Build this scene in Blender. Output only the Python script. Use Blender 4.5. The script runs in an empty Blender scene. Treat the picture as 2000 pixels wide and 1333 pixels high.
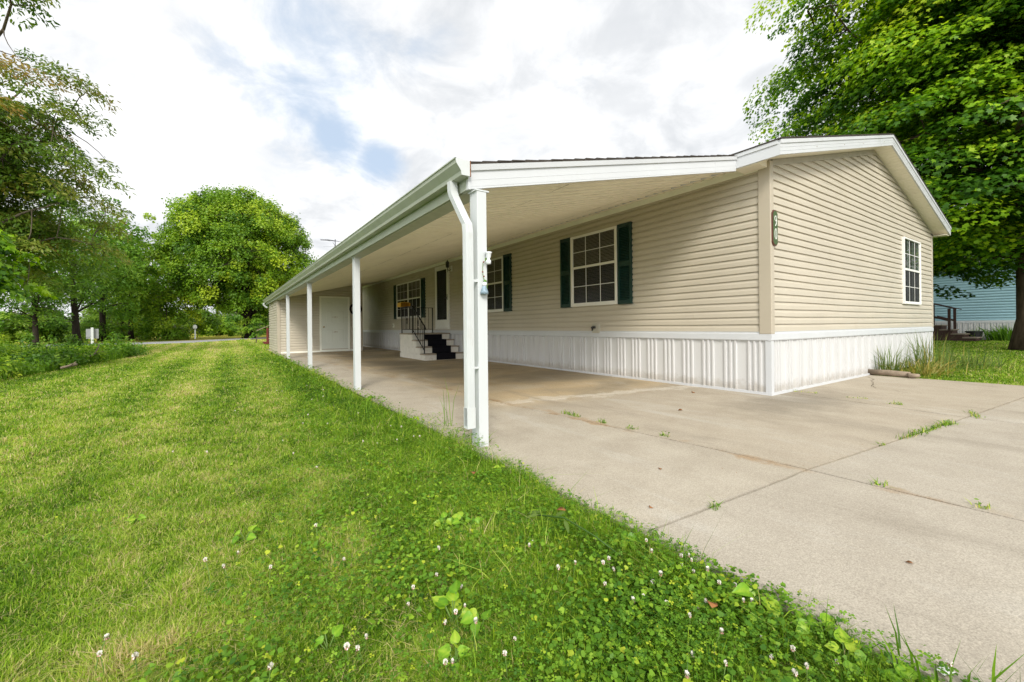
import bpy, bmesh, math, random
import numpy as np
from mathutils import Vector, Matrix
R = math.radians
random.seed(7)
rng = np.random.default_rng(11)
sc = bpy.context.scene
COL = sc.collection
GZ = -0.02                       # top of the concrete; the house corner stands at the origin
# ------------------------------------------------------------------ helpers
def tag(o, label=None, cat=None, group=None, kind=None):
    if label: o['label'] = label
    if cat: o['category'] = cat
    if group: o['group'] = group
    if kind: o['kind'] = kind
    return o

def empty(name, loc=(0, 0, 0), label=None, cat=None, group=None):
    o = bpy.data.objects.new(name, None)
    COL.objects.link(o)
    o.location = loc
    o.empty_display_size = 0.2
    return tag(o, label, cat, group)

class MB:
    """collects simple shapes (world coordinates) into one mesh"""
    def __init__(s):
        s.v = []; s.f = []; s.m = []
    def quad(s, *pts, m=0):
        n = len(s.v); s.v += [tuple(p) for p in pts]; s.f.append(tuple(range(n, n + len(pts)))); s.m.append(m)
    def box(s, x0, x1, y0, y1, z0, z1, m=0):
        n = len(s.v)
        s.v += [(x0, y0, z0), (x1, y0, z0), (x1, y1, z0), (x0, y1, z0), (x0, y0, z1), (x1, y0, z1), (x1, y1, z1), (x0, y1, z1)]
        for q in ((0, 3, 2, 1), (4, 5, 6, 7), (0, 1, 5, 4), (1, 2, 6, 5), (2, 3, 7, 6), (3, 0, 4, 7)):
            s.f.append(tuple(n + i for i in q)); s.m.append(m)
    def hexa(s, p, m=0):
        """eight corners: bottom ring then top ring"""
        n = len(s.v); s.v += [tuple(q) for q in p]
        for q in ((0, 3, 2, 1), (4, 5, 6, 7), (0, 1, 5, 4), (1, 2, 6, 5), (2, 3, 7, 6), (3, 0, 4, 7)):
            s.f.append(tuple(n + i for i in q)); s.m.append(m)
    def prism(s, ring, d, m=0):
        """ring of points pushed along vector d"""
        n = len(s.v); k = len(ring); d = Vector(d)
        s.v += [tuple(Vector(p)) for p in ring] + [tuple(Vector(p) + d) for p in ring]
        s.f.append(tuple(range(n + k - 1, n - 1, -1))); s.m.append(m)
        s.f.append(tuple(range(n + k, n + 2 * k))); s.m.append(m)
        for i in range(k):
            j = (i + 1) % k
            s.f.append((n + i, n + j, n + k + j, n + k + i)); s.m.append(m)
    def tube(s, pts, rad, n=6, m=0, cap=True):
        pts = [Vector(p) for p in pts]
        if not hasattr(rad, '__len__'): rad = [rad] * len(pts)
        base = len(s.v); ref = None
        for i, p in enumerate(pts):
            t = (pts[min(i + 1, len(pts) - 1)] - pts[max(i - 1, 0)]).normalized()
            if ref is None:
                ref = t.orthogonal().normalized()
            ref = (ref - t * ref.dot(t))
            ref = ref.normalized() if ref.length > 1e-6 else t.orthogonal().normalized()
            b = t.cross(ref)
            for k in range(n):
                a = 2 * math.pi * k / n
                s.v.append(tuple(p + (ref * math.cos(a) + b * math.sin(a)) * rad[i]))
        for i in range(len(pts) - 1):
            for k in range(n):
                a = base + i * n + k; b2 = base + i * n + (k + 1) % n
                s.f.append((a, b2, b2 + n, a + n)); s.m.append(m)
        if cap:
            s.f.append(tuple(base + k for k in range(n - 1, -1, -1))); s.m.append(m)
            e = base + (len(pts) - 1) * n
            s.f.append(tuple(e + k for k in range(n))); s.m.append(m)
    def lathe(s, c, prof, n=16, m=0):
        """profile of (radius, z) about a vertical axis through c"""
        base = len(s.v)
        for r, z in prof:
            for k in range(n):
                a = 2 * math.pi * k / n
                s.v.append((c[0] + r * math.cos(a), c[1] + r * math.sin(a), c[2] + z))
        for i in range(len(prof) - 1):
            for k in range(n):
                a = base + i * n + k; b = base + i * n + (k + 1) % n
                s.f.append((a, b, b + n, a + n)); s.m.append(m)
        s.f.append(tuple(base + k for k in range(n - 1, -1, -1))); s.m.append(m)
        e = base + (len(prof) - 1) * n
        s.f.append(tuple(e + k for k in range(n))); s.m.append(m)
    def build(s, name, mat, parent=None, smooth=False, bevel=0):
        me = bpy.data.meshes.new(name)
        off = Vector((0, 0, 0))
        me.from_pydata(s.v, [], s.f)
        mats = mat if isinstance(mat, (list, tuple)) else [mat]
        for k in mats: me.materials.append(k)
        if len(mats) > 1: me.polygons.foreach_set('material_index', s.m)
        me.update()
        bm = bmesh.new(); bm.from_mesh(me)
        bmesh.ops.recalc_face_normals(bm, faces=bm.faces)
        bm.to_mesh(me); bm.free()
        if smooth: me.polygons.foreach_set('use_smooth', [True] * len(me.polygons))
        o = bpy.data.objects.new(name, me); COL.objects.link(o)
        if parent: attach(o, parent)
        if bevel:
            b = o.modifiers.new('bevel', 'BEVEL'); b.width = bevel; b.segments = 2; b.limit_method = 'ANGLE'; b.angle_limit = R(40)
        return o

def attach(o, parent):
    """parent a mesh whose vertices are in world coordinates"""
    o.parent = parent
    m = Matrix.Identity(4); p = parent
    chain = []
    while p: chain.append(p); p = p.parent
    for q in reversed(chain):
        m = m @ q.matrix_parent_inverse @ Matrix.LocRotScale(q.location, q.rotation_euler, q.scale)
    o.matrix_parent_inverse = m.inverted()

def np_mesh(name, V, sizes, idx, mats, tone=None, mat_idx=None, parent=None, smooth=False):
    """fast mesh from arrays: V (n,3), polygon sizes, flat vertex indices, per-vertex tone"""
    me = bpy.data.meshes.new(name)
    me.vertices.add(len(V)); me.vertices.foreach_set('co', np.ascontiguousarray(V, dtype=np.float32).ravel())
    me.loops.add(len(idx)); me.loops.foreach_set('vertex_index', np.asarray(idx, dtype=np.int32))
    st = np.concatenate(([0], np.cumsum(sizes)[:-1])).astype(np.int32)
    me.polygons.add(len(sizes)); me.polygons.foreach_set('loop_start', st)
    for k in (mats if isinstance(mats, (list, tuple)) else [mats]): me.materials.append(k)
    if mat_idx is not None: me.polygons.foreach_set('material_index', np.asarray(mat_idx, dtype=np.int32))
    if tone is not None:
        a = me.attributes.new('tone', 'FLOAT', 'POINT'); a.data.foreach_set('value', np.asarray(tone, dtype=np.float32))
    me.update(calc_edges=True)
    if smooth: me.polygons.foreach_set('use_smooth', np.ones(len(sizes), dtype=bool))
    o = bpy.data.objects.new(name, me); COL.objects.link(o)
    if parent: attach(o, parent)
    return o

_g = np.random.default_rng(3).random((256, 256))
def vnoise(x, y, s):
    x = np.asarray(x) / s + 1000; y = np.asarray(y) / s + 1000
    xi = np.floor(x).astype(int); yi = np.floor(y).astype(int)
    fx = x - xi; fy = y - yi; fx = fx * fx * (3 - 2 * fx); fy = fy * fy * (3 - 2 * fy)
    a = _g[xi % 256, yi % 256]; b = _g[(xi + 1) % 256, yi % 256]; c = _g[xi % 256, (yi + 1) % 256]; d = _g[(xi + 1) % 256, (yi + 1) % 256]
    return (a * (1 - fx) + b * fx) * (1 - fy) + (c * (1 - fx) + d * fx) * fy
# ------------------------------------------------------------------ materials
def nd(nt, t, ins=None, **props):
    n = nt.nodes.new(t)
    for k, v in props.items(): setattr(n, k, v)
    for k, v in (ins or {}).items():
        s = n.inputs[k]
        if hasattr(v, 'is_output') or isinstance(v, bpy.types.NodeSocket): nt.links.new(v, s)
        else: s.default_value = v
    return n
def mat(name, col=(0.5, 0.5, 0.5), rough=0.6, spec=0.4, metal=0.0):
    m = bpy.data.materials.new(name); m.use_nodes = True
    nt = m.node_tree; b = nt.nodes['Principled BSDF']
    b.inputs['Base Color'].default_value = (*col, 1); b.inputs['Roughness'].default_value = rough
    b.inputs['Specular IOR Level'].default_value = spec; b.inputs['Metallic'].default_value = metal
    return m, nt, b
def coords(nt, scale=(1, 1, 1), loc=(0, 0, 0)):
    tc = nd(nt, 'ShaderNodeNewGeometry')
    return nd(nt, 'ShaderNodeMapping', {'Vector': tc.outputs['Position'], 'Scale': scale, 'Location': loc}).outputs[0]
def noise(nt, vec, scale, detail=4, rough=0.55, dist=0.0):
    return nd(nt, 'ShaderNodeTexNoise', {'Vector': vec, 'Scale': scale, 'Detail': detail, 'Roughness': rough, 'Distortion': dist}).outputs['Fac']
def ramp(nt, fac, stops):
    r = nd(nt, 'ShaderNodeValToRGB', {'Fac': fac}); e = r.color_ramp.elements
    while len(e) < len(stops): e.new(0.5)
    for i, (p, c) in enumerate(stops):
        e[i].position = p; e[i].color = (*c, 1) if len(c) == 3 else c
    return r.outputs['Color']
def g1(v): return (v, v, v)
def mixc(nt, fac, a, b, mode='MIX'):
    n = nd(nt, 'ShaderNodeMix', data_type='RGBA', blend_type=mode)
    for s, v in ((n.inputs[0], fac), (n.inputs[6], a), (n.inputs[7], b)):
        if isinstance(v, bpy.types.NodeSocket): nt.links.new(v, s)
        else: s.default_value = (*v, 1) if hasattr(v, '__len__') and len(v) == 3 else v
    return n.outputs[2]
def mth(nt, op, a, b=0.0, c=0.0, clamp=False):
    n = nd(nt, 'ShaderNodeMath', operation=op, use_clamp=clamp)
    for s, v in zip(n.inputs, (a, b, c)):
        if isinstance(v, bpy.types.NodeSocket): nt.links.new(v, s)
        else: s.default_value = v
    return n.outputs[0]
def sstep(nt, v, lo, hi, a=0.0, b=1.0):
    return nd(nt, 'ShaderNodeMapRange', {'Value': v, 'From Min': lo, 'From Max': hi, 'To Min': a, 'To Max': b}, interpolation_type='SMOOTHSTEP').outputs[0]
def bump(nt, b, h, strength=0.3, dist=0.01):
    n = nd(nt, 'ShaderNodeBump', {'Height': h, 'Strength': strength, 'Distance': dist})
    nt.links.new(n.outputs[0], b.inputs['Normal'])

def weathered(name, col, rough=0.5, var=0.12, scale=1.3, spec=0.35, grain=0.0, streak=False, dirt=(0.25, 0.22, 0.15), dirt_amt=0.0):
    m, nt, b = mat(name, col, rough, spec)
    v = coords(nt, (1, 1, 0.25) if streak else (1, 1, 1))
    n1 = noise(nt, v, scale, 5, 0.6)
    lo = tuple(c * (1 - var) for c in col); hi = tuple(min(c * (1 + var), 0.92) for c in col)
    c = ramp(nt, n1, [(0.3, lo), (0.7, hi)])
    if dirt_amt:
        n2 = noise(nt, coords(nt, (1, 1, 0.4), (5, 3, 1)), scale * 4, 6, 0.7)
        c = mixc(nt, mth(nt, 'MULTIPLY', sstep(nt, n2, 0.5, 0.78), dirt_amt), c, dirt)
    nt.links.new(c, b.inputs['Base Color'])
    nt.links.new(sstep(nt, noise(nt, v, scale * 3, 4), 0.3, 0.7, rough - 0.08, rough + 0.1), b.inputs['Roughness'])
    if grain:
        bump(nt, b, noise(nt, coords(nt, (1, 1, 4) if not streak else (4, 4, 1)), 60, 3), grain, 0.002)
    return m

M = {}
M['siding'] = weathered('beige_vinyl', (0.505, 0.457, 0.368), 0.42, 0.05, 0.8, 0.4, 0.25, dirt_amt=0.10)
M['corner'] = weathered('beige_corner_vinyl', (0.44, 0.39, 0.305), 0.42, 0.04, 1.5, 0.4, 0.1)
M['white'] = weathered('white_aluminium', (0.55, 0.565, 0.58), 0.38, 0.03, 1.5, 0.45, 0.05, dirt_amt=0.10, dirt=(0.42, 0.42, 0.36))
M['skirt'] = weathered('white_skirting_vinyl', (0.58, 0.58, 0.575), 0.4, 0.012, 2.0, 0.4, 0.0, streak=True, dirt_amt=0.05, dirt=(0.4, 0.36, 0.28))
def splash(m):
    nt = m.node_tree; b = nt.nodes['Principled BSDF']; old = b.inputs['Base Color'].links[0].from_socket
    v = coords(nt); z = nd(nt, 'ShaderNodeSeparateXYZ', {'Vector': v}).outputs['Z']; n = noise(nt, v, 9, 6, 0.75)
    h = sstep(nt, mth(nt, 'SUBTRACT', z, mth(nt, 'MULTIPLY', n, 0.30)), 0.02, -0.13)
    sp_ = mth(nt, 'MULTIPLY', sstep(nt, noise(nt, v, 42, 3, 0.7), 0.60, 0.72), sstep(nt, z, 0.35, 0.0))
    c = mixc(nt, mth(nt, 'MULTIPLY', h, 0.45), old, (0.27, 0.22, 0.15)); c = mixc(nt, mth(nt, 'MULTIPLY', sp_, 0.4), c, (0.2, 0.16, 0.11))
    nt.links.new(c, b.inputs['Base Color'])
splash(M['skirt'])
M['trim'] = weathered('cream_trim', (0.86, 0.87, 0.78), 0.45, 0.05, 2, 0.35, dirt_amt=0.1)
M['frieze'] = weathered('grey_beige_frieze', (0.40, 0.37, 0.305), 0.45, 0.05, 2)
M['soffit'] = weathered('cream_soffit_panel', (0.88, 0.825, 0.69), 0.45, 0.05, 0.9, 0.35, dirt_amt=0.25, dirt=(0.50, 0.43, 0.29))
M['post'] = weathered('white_painted_post', (0.55, 0.575, 0.58), 0.45, 0.03, 2, 0.35, streak=True, dirt_amt=0.15, dirt=(0.42, 0.44, 0.36))
M['gutter'] = weathered('grass_tinted_stained_gutter', (0.40, 0.435, 0.355), 0.42, 0.06, 2.5, 0.4, dirt_amt=0.55, dirt=(0.30, 0.33, 0.20))  # green light off the grass painted into the base colour, plus stains
M['gutter_end'] = weathered('white_gutter_metal', (0.55, 0.575, 0.575), 0.4, 0.04, 3, 0.4, dirt_amt=0.2, dirt=(0.4, 0.32, 0.2))
M['winframe'] = weathered('white_vinyl_window', (0.78, 0.77, 0.72), 0.4, 0.03, 3)
M['shutter'] = weathered('dark_green_shutter', (0.008, 0.036, 0.029), 0.42, 0.15, 4, 0.4)
M['blind'] = weathered('ivory_blind', (0.25, 0.23, 0.175), 0.5, 0.08, 6)
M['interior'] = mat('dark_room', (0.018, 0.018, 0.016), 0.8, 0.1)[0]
M['curtain'] = weathered('grey_green_curtain', (0.12, 0.14, 0.12), 0.8, 0.4, 14)
M['black'] = weathered('black_iron', (0.012, 0.012, 0.013), 0.5, 0.2, 6, 0.4)
M['carpet'] = weathered('black_carpet', (0.010, 0.010, 0.013), 0.95, 0.3, 30, 0.05, 0.8)
M['steppaint'] = weathered('worn_white_step_paint', (0.68, 0.655, 0.58), 0.6, 0.08, 3, 0.3, 0.2, dirt_amt=0.45, dirt=(0.27, 0.23, 0.16))
M['steptread'] = weathered('grimy_step_tread', (0.34, 0.29, 0.22), 0.75, 0.15, 5, 0.2, 0.3)
M['door'] = weathered('pale_green_white_door', (0.70, 0.725, 0.65), 0.42, 0.03, 1.5, 0.35)
M['doordark'] = mat('dark_threshold', (0.02, 0.02, 0.018), 0.7)[0]
M['brass'] = mat('dull_brass', (0.55, 0.42, 0.22), 0.3, 0.5, 1.0)[0]
M['yellow'] = weathered('yellow_plastic', (0.66, 0.36, 0.015), 0.4, 0.1, 5)
M['wreath'] = weathered('dark_vine_wreath', (0.035, 0.022, 0.022), 0.9, 0.5, 30, 0.1, 1.0)
M['rust'] = weathered('rusty_metal', (0.20, 0.085, 0.04), 0.85, 0.3, 20, 0.2)
M['antenna'] = mat('dull_aluminium_tube', (0.10, 0.10, 0.12), 0.5, 0.4, 0.6)[0]
M['bluesiding'] = weathered('pale_blue_vinyl', (0.30, 0.48, 0.555), 0.45, 0.04, 0.8, 0.35)
M['brownwood'] = weathered('dark_brown_timber', (0.055, 0.032, 0.026), 0.75, 0.25, 6, 0.2, 0.4)
M['greytread'] = weathered('weathered_grey_tread', (0.22, 0.18, 0.14), 0.8, 0.2, 6, 0.2, 0.4)
M['redwood'] = weathered('red_painted_timber', (0.16, 0.035, 0.03), 0.7, 0.2, 6, 0.2)
M['tub'] = weathered('charcoal_plastic_tub', (0.02, 0.02, 0.021), 0.55, 0.15, 5)
M['signback'] = weathered('bare_grey_sign_back', (0.28, 0.29, 0.31), 0.5, 0.1, 4)
M['plaque_edge'] = weathered('red_brown_plaque_edge', (0.10, 0.035, 0.025), 0.6, 0.3, 25)
M['plaque'] = weathered('green_plaque_face', (0.055, 0.095, 0.035), 0.55, 0.3, 30)
M['numeral'] = mat('white_numeral', (0.85, 0.85, 0.80), 0.5)[0]
M['grey_box'] = weathered('grey_beige_box', (0.45, 0.43, 0.35), 0.5, 0.08, 6)
M['bark'] = weathered('brown_bark', (0.085, 0.062, 0.042), 0.95, 0.45, 9, 0.1, 1.0, streak=True)
M['greybark'] = weathered('grey_brown_bark', (0.13, 0.105, 0.08), 0.95, 0.4, 9, 0.1, 1.0, streak=True)
M['darkbark'] = weathered('dark_bark', (0.03, 0.024, 0.018), 0.95, 0.4, 9, 0.1, 0.8, streak=True)
M['log'] = weathered('weathered_timber', (0.24, 0.19, 0.14), 0.9, 0.35, 8, 0.1, 0.8)
M['deadleaf'] = weathered('dead_leaf', (0.24, 0.10, 0.03), 0.7, 0.4, 40)
M['paper'] = mat('white_scrap', (0.75, 0.75, 0.75), 0.5)[0]
M['clear'] = mat('white_gloss_glass', (0.70, 0.73, 0.75), 0.15, 0.6)[0]
M['bluebell'] = weathered('blue_grey_figure', (0.22, 0.30, 0.36), 0.5, 0.3, 60)
M['beadred'] = mat('dark_red_bead', (0.20, 0.02, 0.02), 0.4)[0]
M['beadgreen'] = mat('green_scarf', (0.10, 0.22, 0.03), 0.6)[0]

def glass_mat(name, tint, rough=0.01):
    m = bpy.data.materials.new(name); m.use_nodes = True; nt = m.node_tree; nt.nodes.clear()
    t = nd(nt, 'ShaderNodeBsdfTransparent', {'Color': (*tint, 1)})
    g = nd(nt, 'ShaderNodeBsdfGlossy', {'Color': (1, 1, 1, 1), 'Roughness': rough})
    ge = nd(nt, 'ShaderNodeNewGeometry'); dt = nd(nt, 'ShaderNodeVectorMath', {0: ge.outputs['Incoming'], 1: ge.outputs['Normal']}, operation='DOT_PRODUCT').outputs['Value']
    fr = mth(nt, 'ADD', 0.045, mth(nt, 'MULTIPLY', mth(nt, 'POWER', mth(nt, 'SUBTRACT', 1.0, mth(nt, 'ABSOLUTE', dt)), 5.0), 0.95))
    mx = nd(nt, 'ShaderNodeMixShader', {0: fr, 1: t.outputs[0], 2: g.outputs[0]})
    o = nd(nt, 'ShaderNodeOutputMaterial', {'Surface': mx.outputs[0]})
    return m
M['glass'] = glass_mat('clear_pane', (0.86, 0.88, 0.86))
def screen_mat():
    m = bpy.data.materials.new('insect_screen_over_pane'); m.use_nodes = True; nt = m.node_tree; nt.nodes.clear()
    t = nd(nt, 'ShaderNodeBsdfTransparent', {'Color': (0.55, 0.55, 0.54, 1)}); d = nd(nt, 'ShaderNodeBsdfDiffuse', {'Color': (0.075, 0.078, 0.08, 1)})
    g = nd(nt, 'ShaderNodeBsdfGlossy', {'Color': (1, 1, 1, 1), 'Roughness': 0.12})
    a = nd(nt, 'ShaderNodeMixShader', {0: 0.42, 1: t.outputs[0], 2: d.outputs[0]}); b = nd(nt, 'ShaderNodeMixShader', {0: 0.010, 1: a.outputs[0], 2: g.outputs[0]})
    nd(nt, 'ShaderNodeOutputMaterial', {'Surface': b.outputs[0]}); return m
M['screenglass'] = screen_mat()

def shingle():
    m, nt, b = mat('brown_shingle', (0.05, 0.045, 0.04), 0.9, 0.15)
    br = nd(nt, 'ShaderNodeTexBrick', {'Vector': coords(nt), 'Color1': (0.06, 0.05, 0.042, 1), 'Color2': (0.036, 0.031, 0.028, 1), 'Mortar': (0.03, 0.025, 0.02, 1), 'Scale': 4.0, 'Mortar Size': 0.01})
    nt.links.new(mixc(nt, noise(nt, coords(nt), 90, 3), br.outputs[0], (0.085, 0.075, 0.065)), b.inputs['Base Color'])
    bump(nt, b, noise(nt, coords(nt), 120, 2), 0.6, 0.004)
    return m
M['shingle'] = shingle()
def greyshingle():
    m, nt, b = mat('grey_shingle', (0.25, 0.24, 0.24), 0.9, 0.15)
    nt.links.new(ramp(nt, noise(nt, coords(nt), 9, 6, 0.7), [(0.3, (0.2, 0.19, 0.19)), (0.7, (0.36, 0.35, 0.34))]), b.inputs['Base Color'])
    return m
M['greyshingle'] = greyshingle()

def leaf_mat(name, stops, trans=0.35, rough=0.45, spec=0.35):
    """leaf colour follows the per-leaf 'tone' value; light passes through the blade"""
    m, nt, b = mat(name, (0.1, 0.2, 0.03), rough, spec)
    at = nd(nt, 'ShaderNodeAttribute', attribute_name='tone')
    c = ramp(nt, at.outputs['Fac'], stops)
    nt.links.new(c, b.inputs['Base Color'])
    tr = nd(nt, 'ShaderNodeBsdfTranslucent', {'Color': mixc(nt, 1.0, c, (0.95, 1.0, 0.45), 'MULTIPLY')})
    mx = nd(nt, 'ShaderNodeMixShader', {0: trans, 1: b.outputs[0], 2: tr.outputs[0]})
    nt.links.new(mx.outputs[0], nt.nodes['Material Output'].inputs['Surface'])
    return m
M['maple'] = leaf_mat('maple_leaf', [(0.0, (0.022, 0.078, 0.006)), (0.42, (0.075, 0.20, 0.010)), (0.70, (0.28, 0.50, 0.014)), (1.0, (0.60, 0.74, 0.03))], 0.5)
M['olive'] = leaf_mat('olive_leaf', [(0.0, (0.05, 0.13, 0.012)), (0.45, (0.16, 0.28, 0.030)), (0.8, (0.32, 0.34, 0.06)), (1.0, (0.33, 0.22, 0.05))], 0.45)
M['midgreen'] = leaf_mat('mid_green_leaf', [(0.0, (0.05, 0.14, 0.012)), (0.5, (0.17, 0.34, 0.026)), (1.0, (0.42, 0.56, 0.06))], 0.46)
M['lime'] = leaf_mat('lime_leaf', [(0.0, (0.06, 0.155, 0.010)), (0.5, (0.20, 0.36, 0.020)), (1.0, (0.53, 0.64, 0.04))], 0.45)
M['darkleaf'] = leaf_mat('dark_green_leaf', [(0.0, (0.035, 0.10, 0.010)), (0.6, (0.11, 0.24, 0.020)), (1.0, (0.27, 0.42, 0.04))], 0.44)
M['haze_leaf'] = leaf_mat('distant_leaf', [(0.0, (0.05, 0.075, 0.03)), (0.6, (0.11, 0.14, 0.06)), (1.0, (0.20, 0.19, 0.10))], 0.25)
M['grass'] = leaf_mat('grass_blade', [(0.0, (0.040, 0.110, 0.006)), (0.3, (0.145, 0.295, 0.012)), (0.58, (0.300, 0.460, 0.026)), (0.82, (0.53, 0.62, 0.11)), (0.9, (0.62, 0.54, 0.22)), (1.0, (0.70, 0.56, 0.32))], 0.42, 0.5, 0.3)
M['clover'] = leaf_mat('clover_leaf', [(0.0, (0.055, 0.155, 0.012)), (0.5, (0.15, 0.31, 0.02)), (0.85, (0.29, 0.46, 0.03)), (1.0, (0.48, 0.56, 0.04))], 0.42, 0.5, 0.3)
M['weed'] = leaf_mat('broad_weed_leaf', [(0.0, (0.09, 0.24, 0.012)), (0.5, (0.20, 0.40, 0.016)), (1.0, (0.42, 0.55, 0.05))], 0.4, 0.4, 0.35)
M['drygrass'] = leaf_mat('dry_ornamental_grass', [(0.0, (0.06, 0.13, 0.02)), (0.5, (0.16, 0.22, 0.04)), (0.75, (0.36, 0.30, 0.06)), (1.0, (0.45, 0.33, 0.12))], 0.3)
M['petal'] = weathered('clover_blossom', (0.74, 0.70, 0.64), 0.7, 0.12, 60, 0.2)
M['petalpink'] = weathered('faded_blossom', (0.42, 0.24, 0.18), 0.8, 0.2, 60, 0.2)
M['stem'] = mat('green_stem', (0.12, 0.2, 0.04), 0.6)[0]

def lawn_mat():
    m, nt, b = mat('lawn_ground', (0.1, 0.15, 0.03), 0.95, 0.1)
    v = coords(nt)
    streak = noise(nt, coords(nt, (1.0, 0.10, 1)), 1.1, 5, 0.6)
    patch = noise(nt, v, 0.35, 5, 0.6)
    fine = noise(nt, v, 35, 5, 0.75)
    c = ramp(nt, streak, [(0.34, (0.14, 0.24, 0.018)), (0.52, (0.23, 0.31, 0.035)), (0.68, (0.38, 0.39, 0.095))])
    sep = nd(nt, 'ShaderNodeSeparateXYZ', {'Vector': v})
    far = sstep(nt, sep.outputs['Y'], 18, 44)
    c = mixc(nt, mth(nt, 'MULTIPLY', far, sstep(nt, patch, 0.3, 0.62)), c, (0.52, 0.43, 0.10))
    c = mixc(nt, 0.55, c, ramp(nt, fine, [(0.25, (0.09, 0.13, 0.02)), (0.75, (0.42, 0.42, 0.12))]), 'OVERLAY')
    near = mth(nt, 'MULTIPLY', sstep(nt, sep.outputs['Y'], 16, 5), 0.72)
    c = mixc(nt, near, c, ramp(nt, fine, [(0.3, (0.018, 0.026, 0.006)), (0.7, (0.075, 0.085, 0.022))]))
    nt.links.new(c, b.inputs['Base Color'])
    bump(nt, b, fine, 0.8, 0.03)
    return m
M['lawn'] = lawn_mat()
def soil_mat():
    m, nt, b = mat('dark_soil', (0.06, 0.045, 0.03), 0.95, 0.1)
    f = noise(nt, coords(nt), 40, 6, 0.75)
    nt.links.new(ramp(nt, f, [(0.3, (0.035, 0.025, 0.017)), (0.7, (0.11, 0.08, 0.05))]), b.inputs['Base Color'])
    bump(nt, b, f, 1.0, 0.02)
    return m
M['soil'] = soil_mat()
def road_mat():
    m, nt, b = mat('pale_asphalt', (0.32, 0.32, 0.33), 0.9, 0.2)
    nt.links.new(ramp(nt, noise(nt, coords(nt), 6, 6, 0.7), [(0.3, (0.27, 0.27, 0.285)), (0.7, (0.37, 0.365, 0.37))]), b.inputs['Base Color'])
    return m
M['road'] = road_mat()

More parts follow.
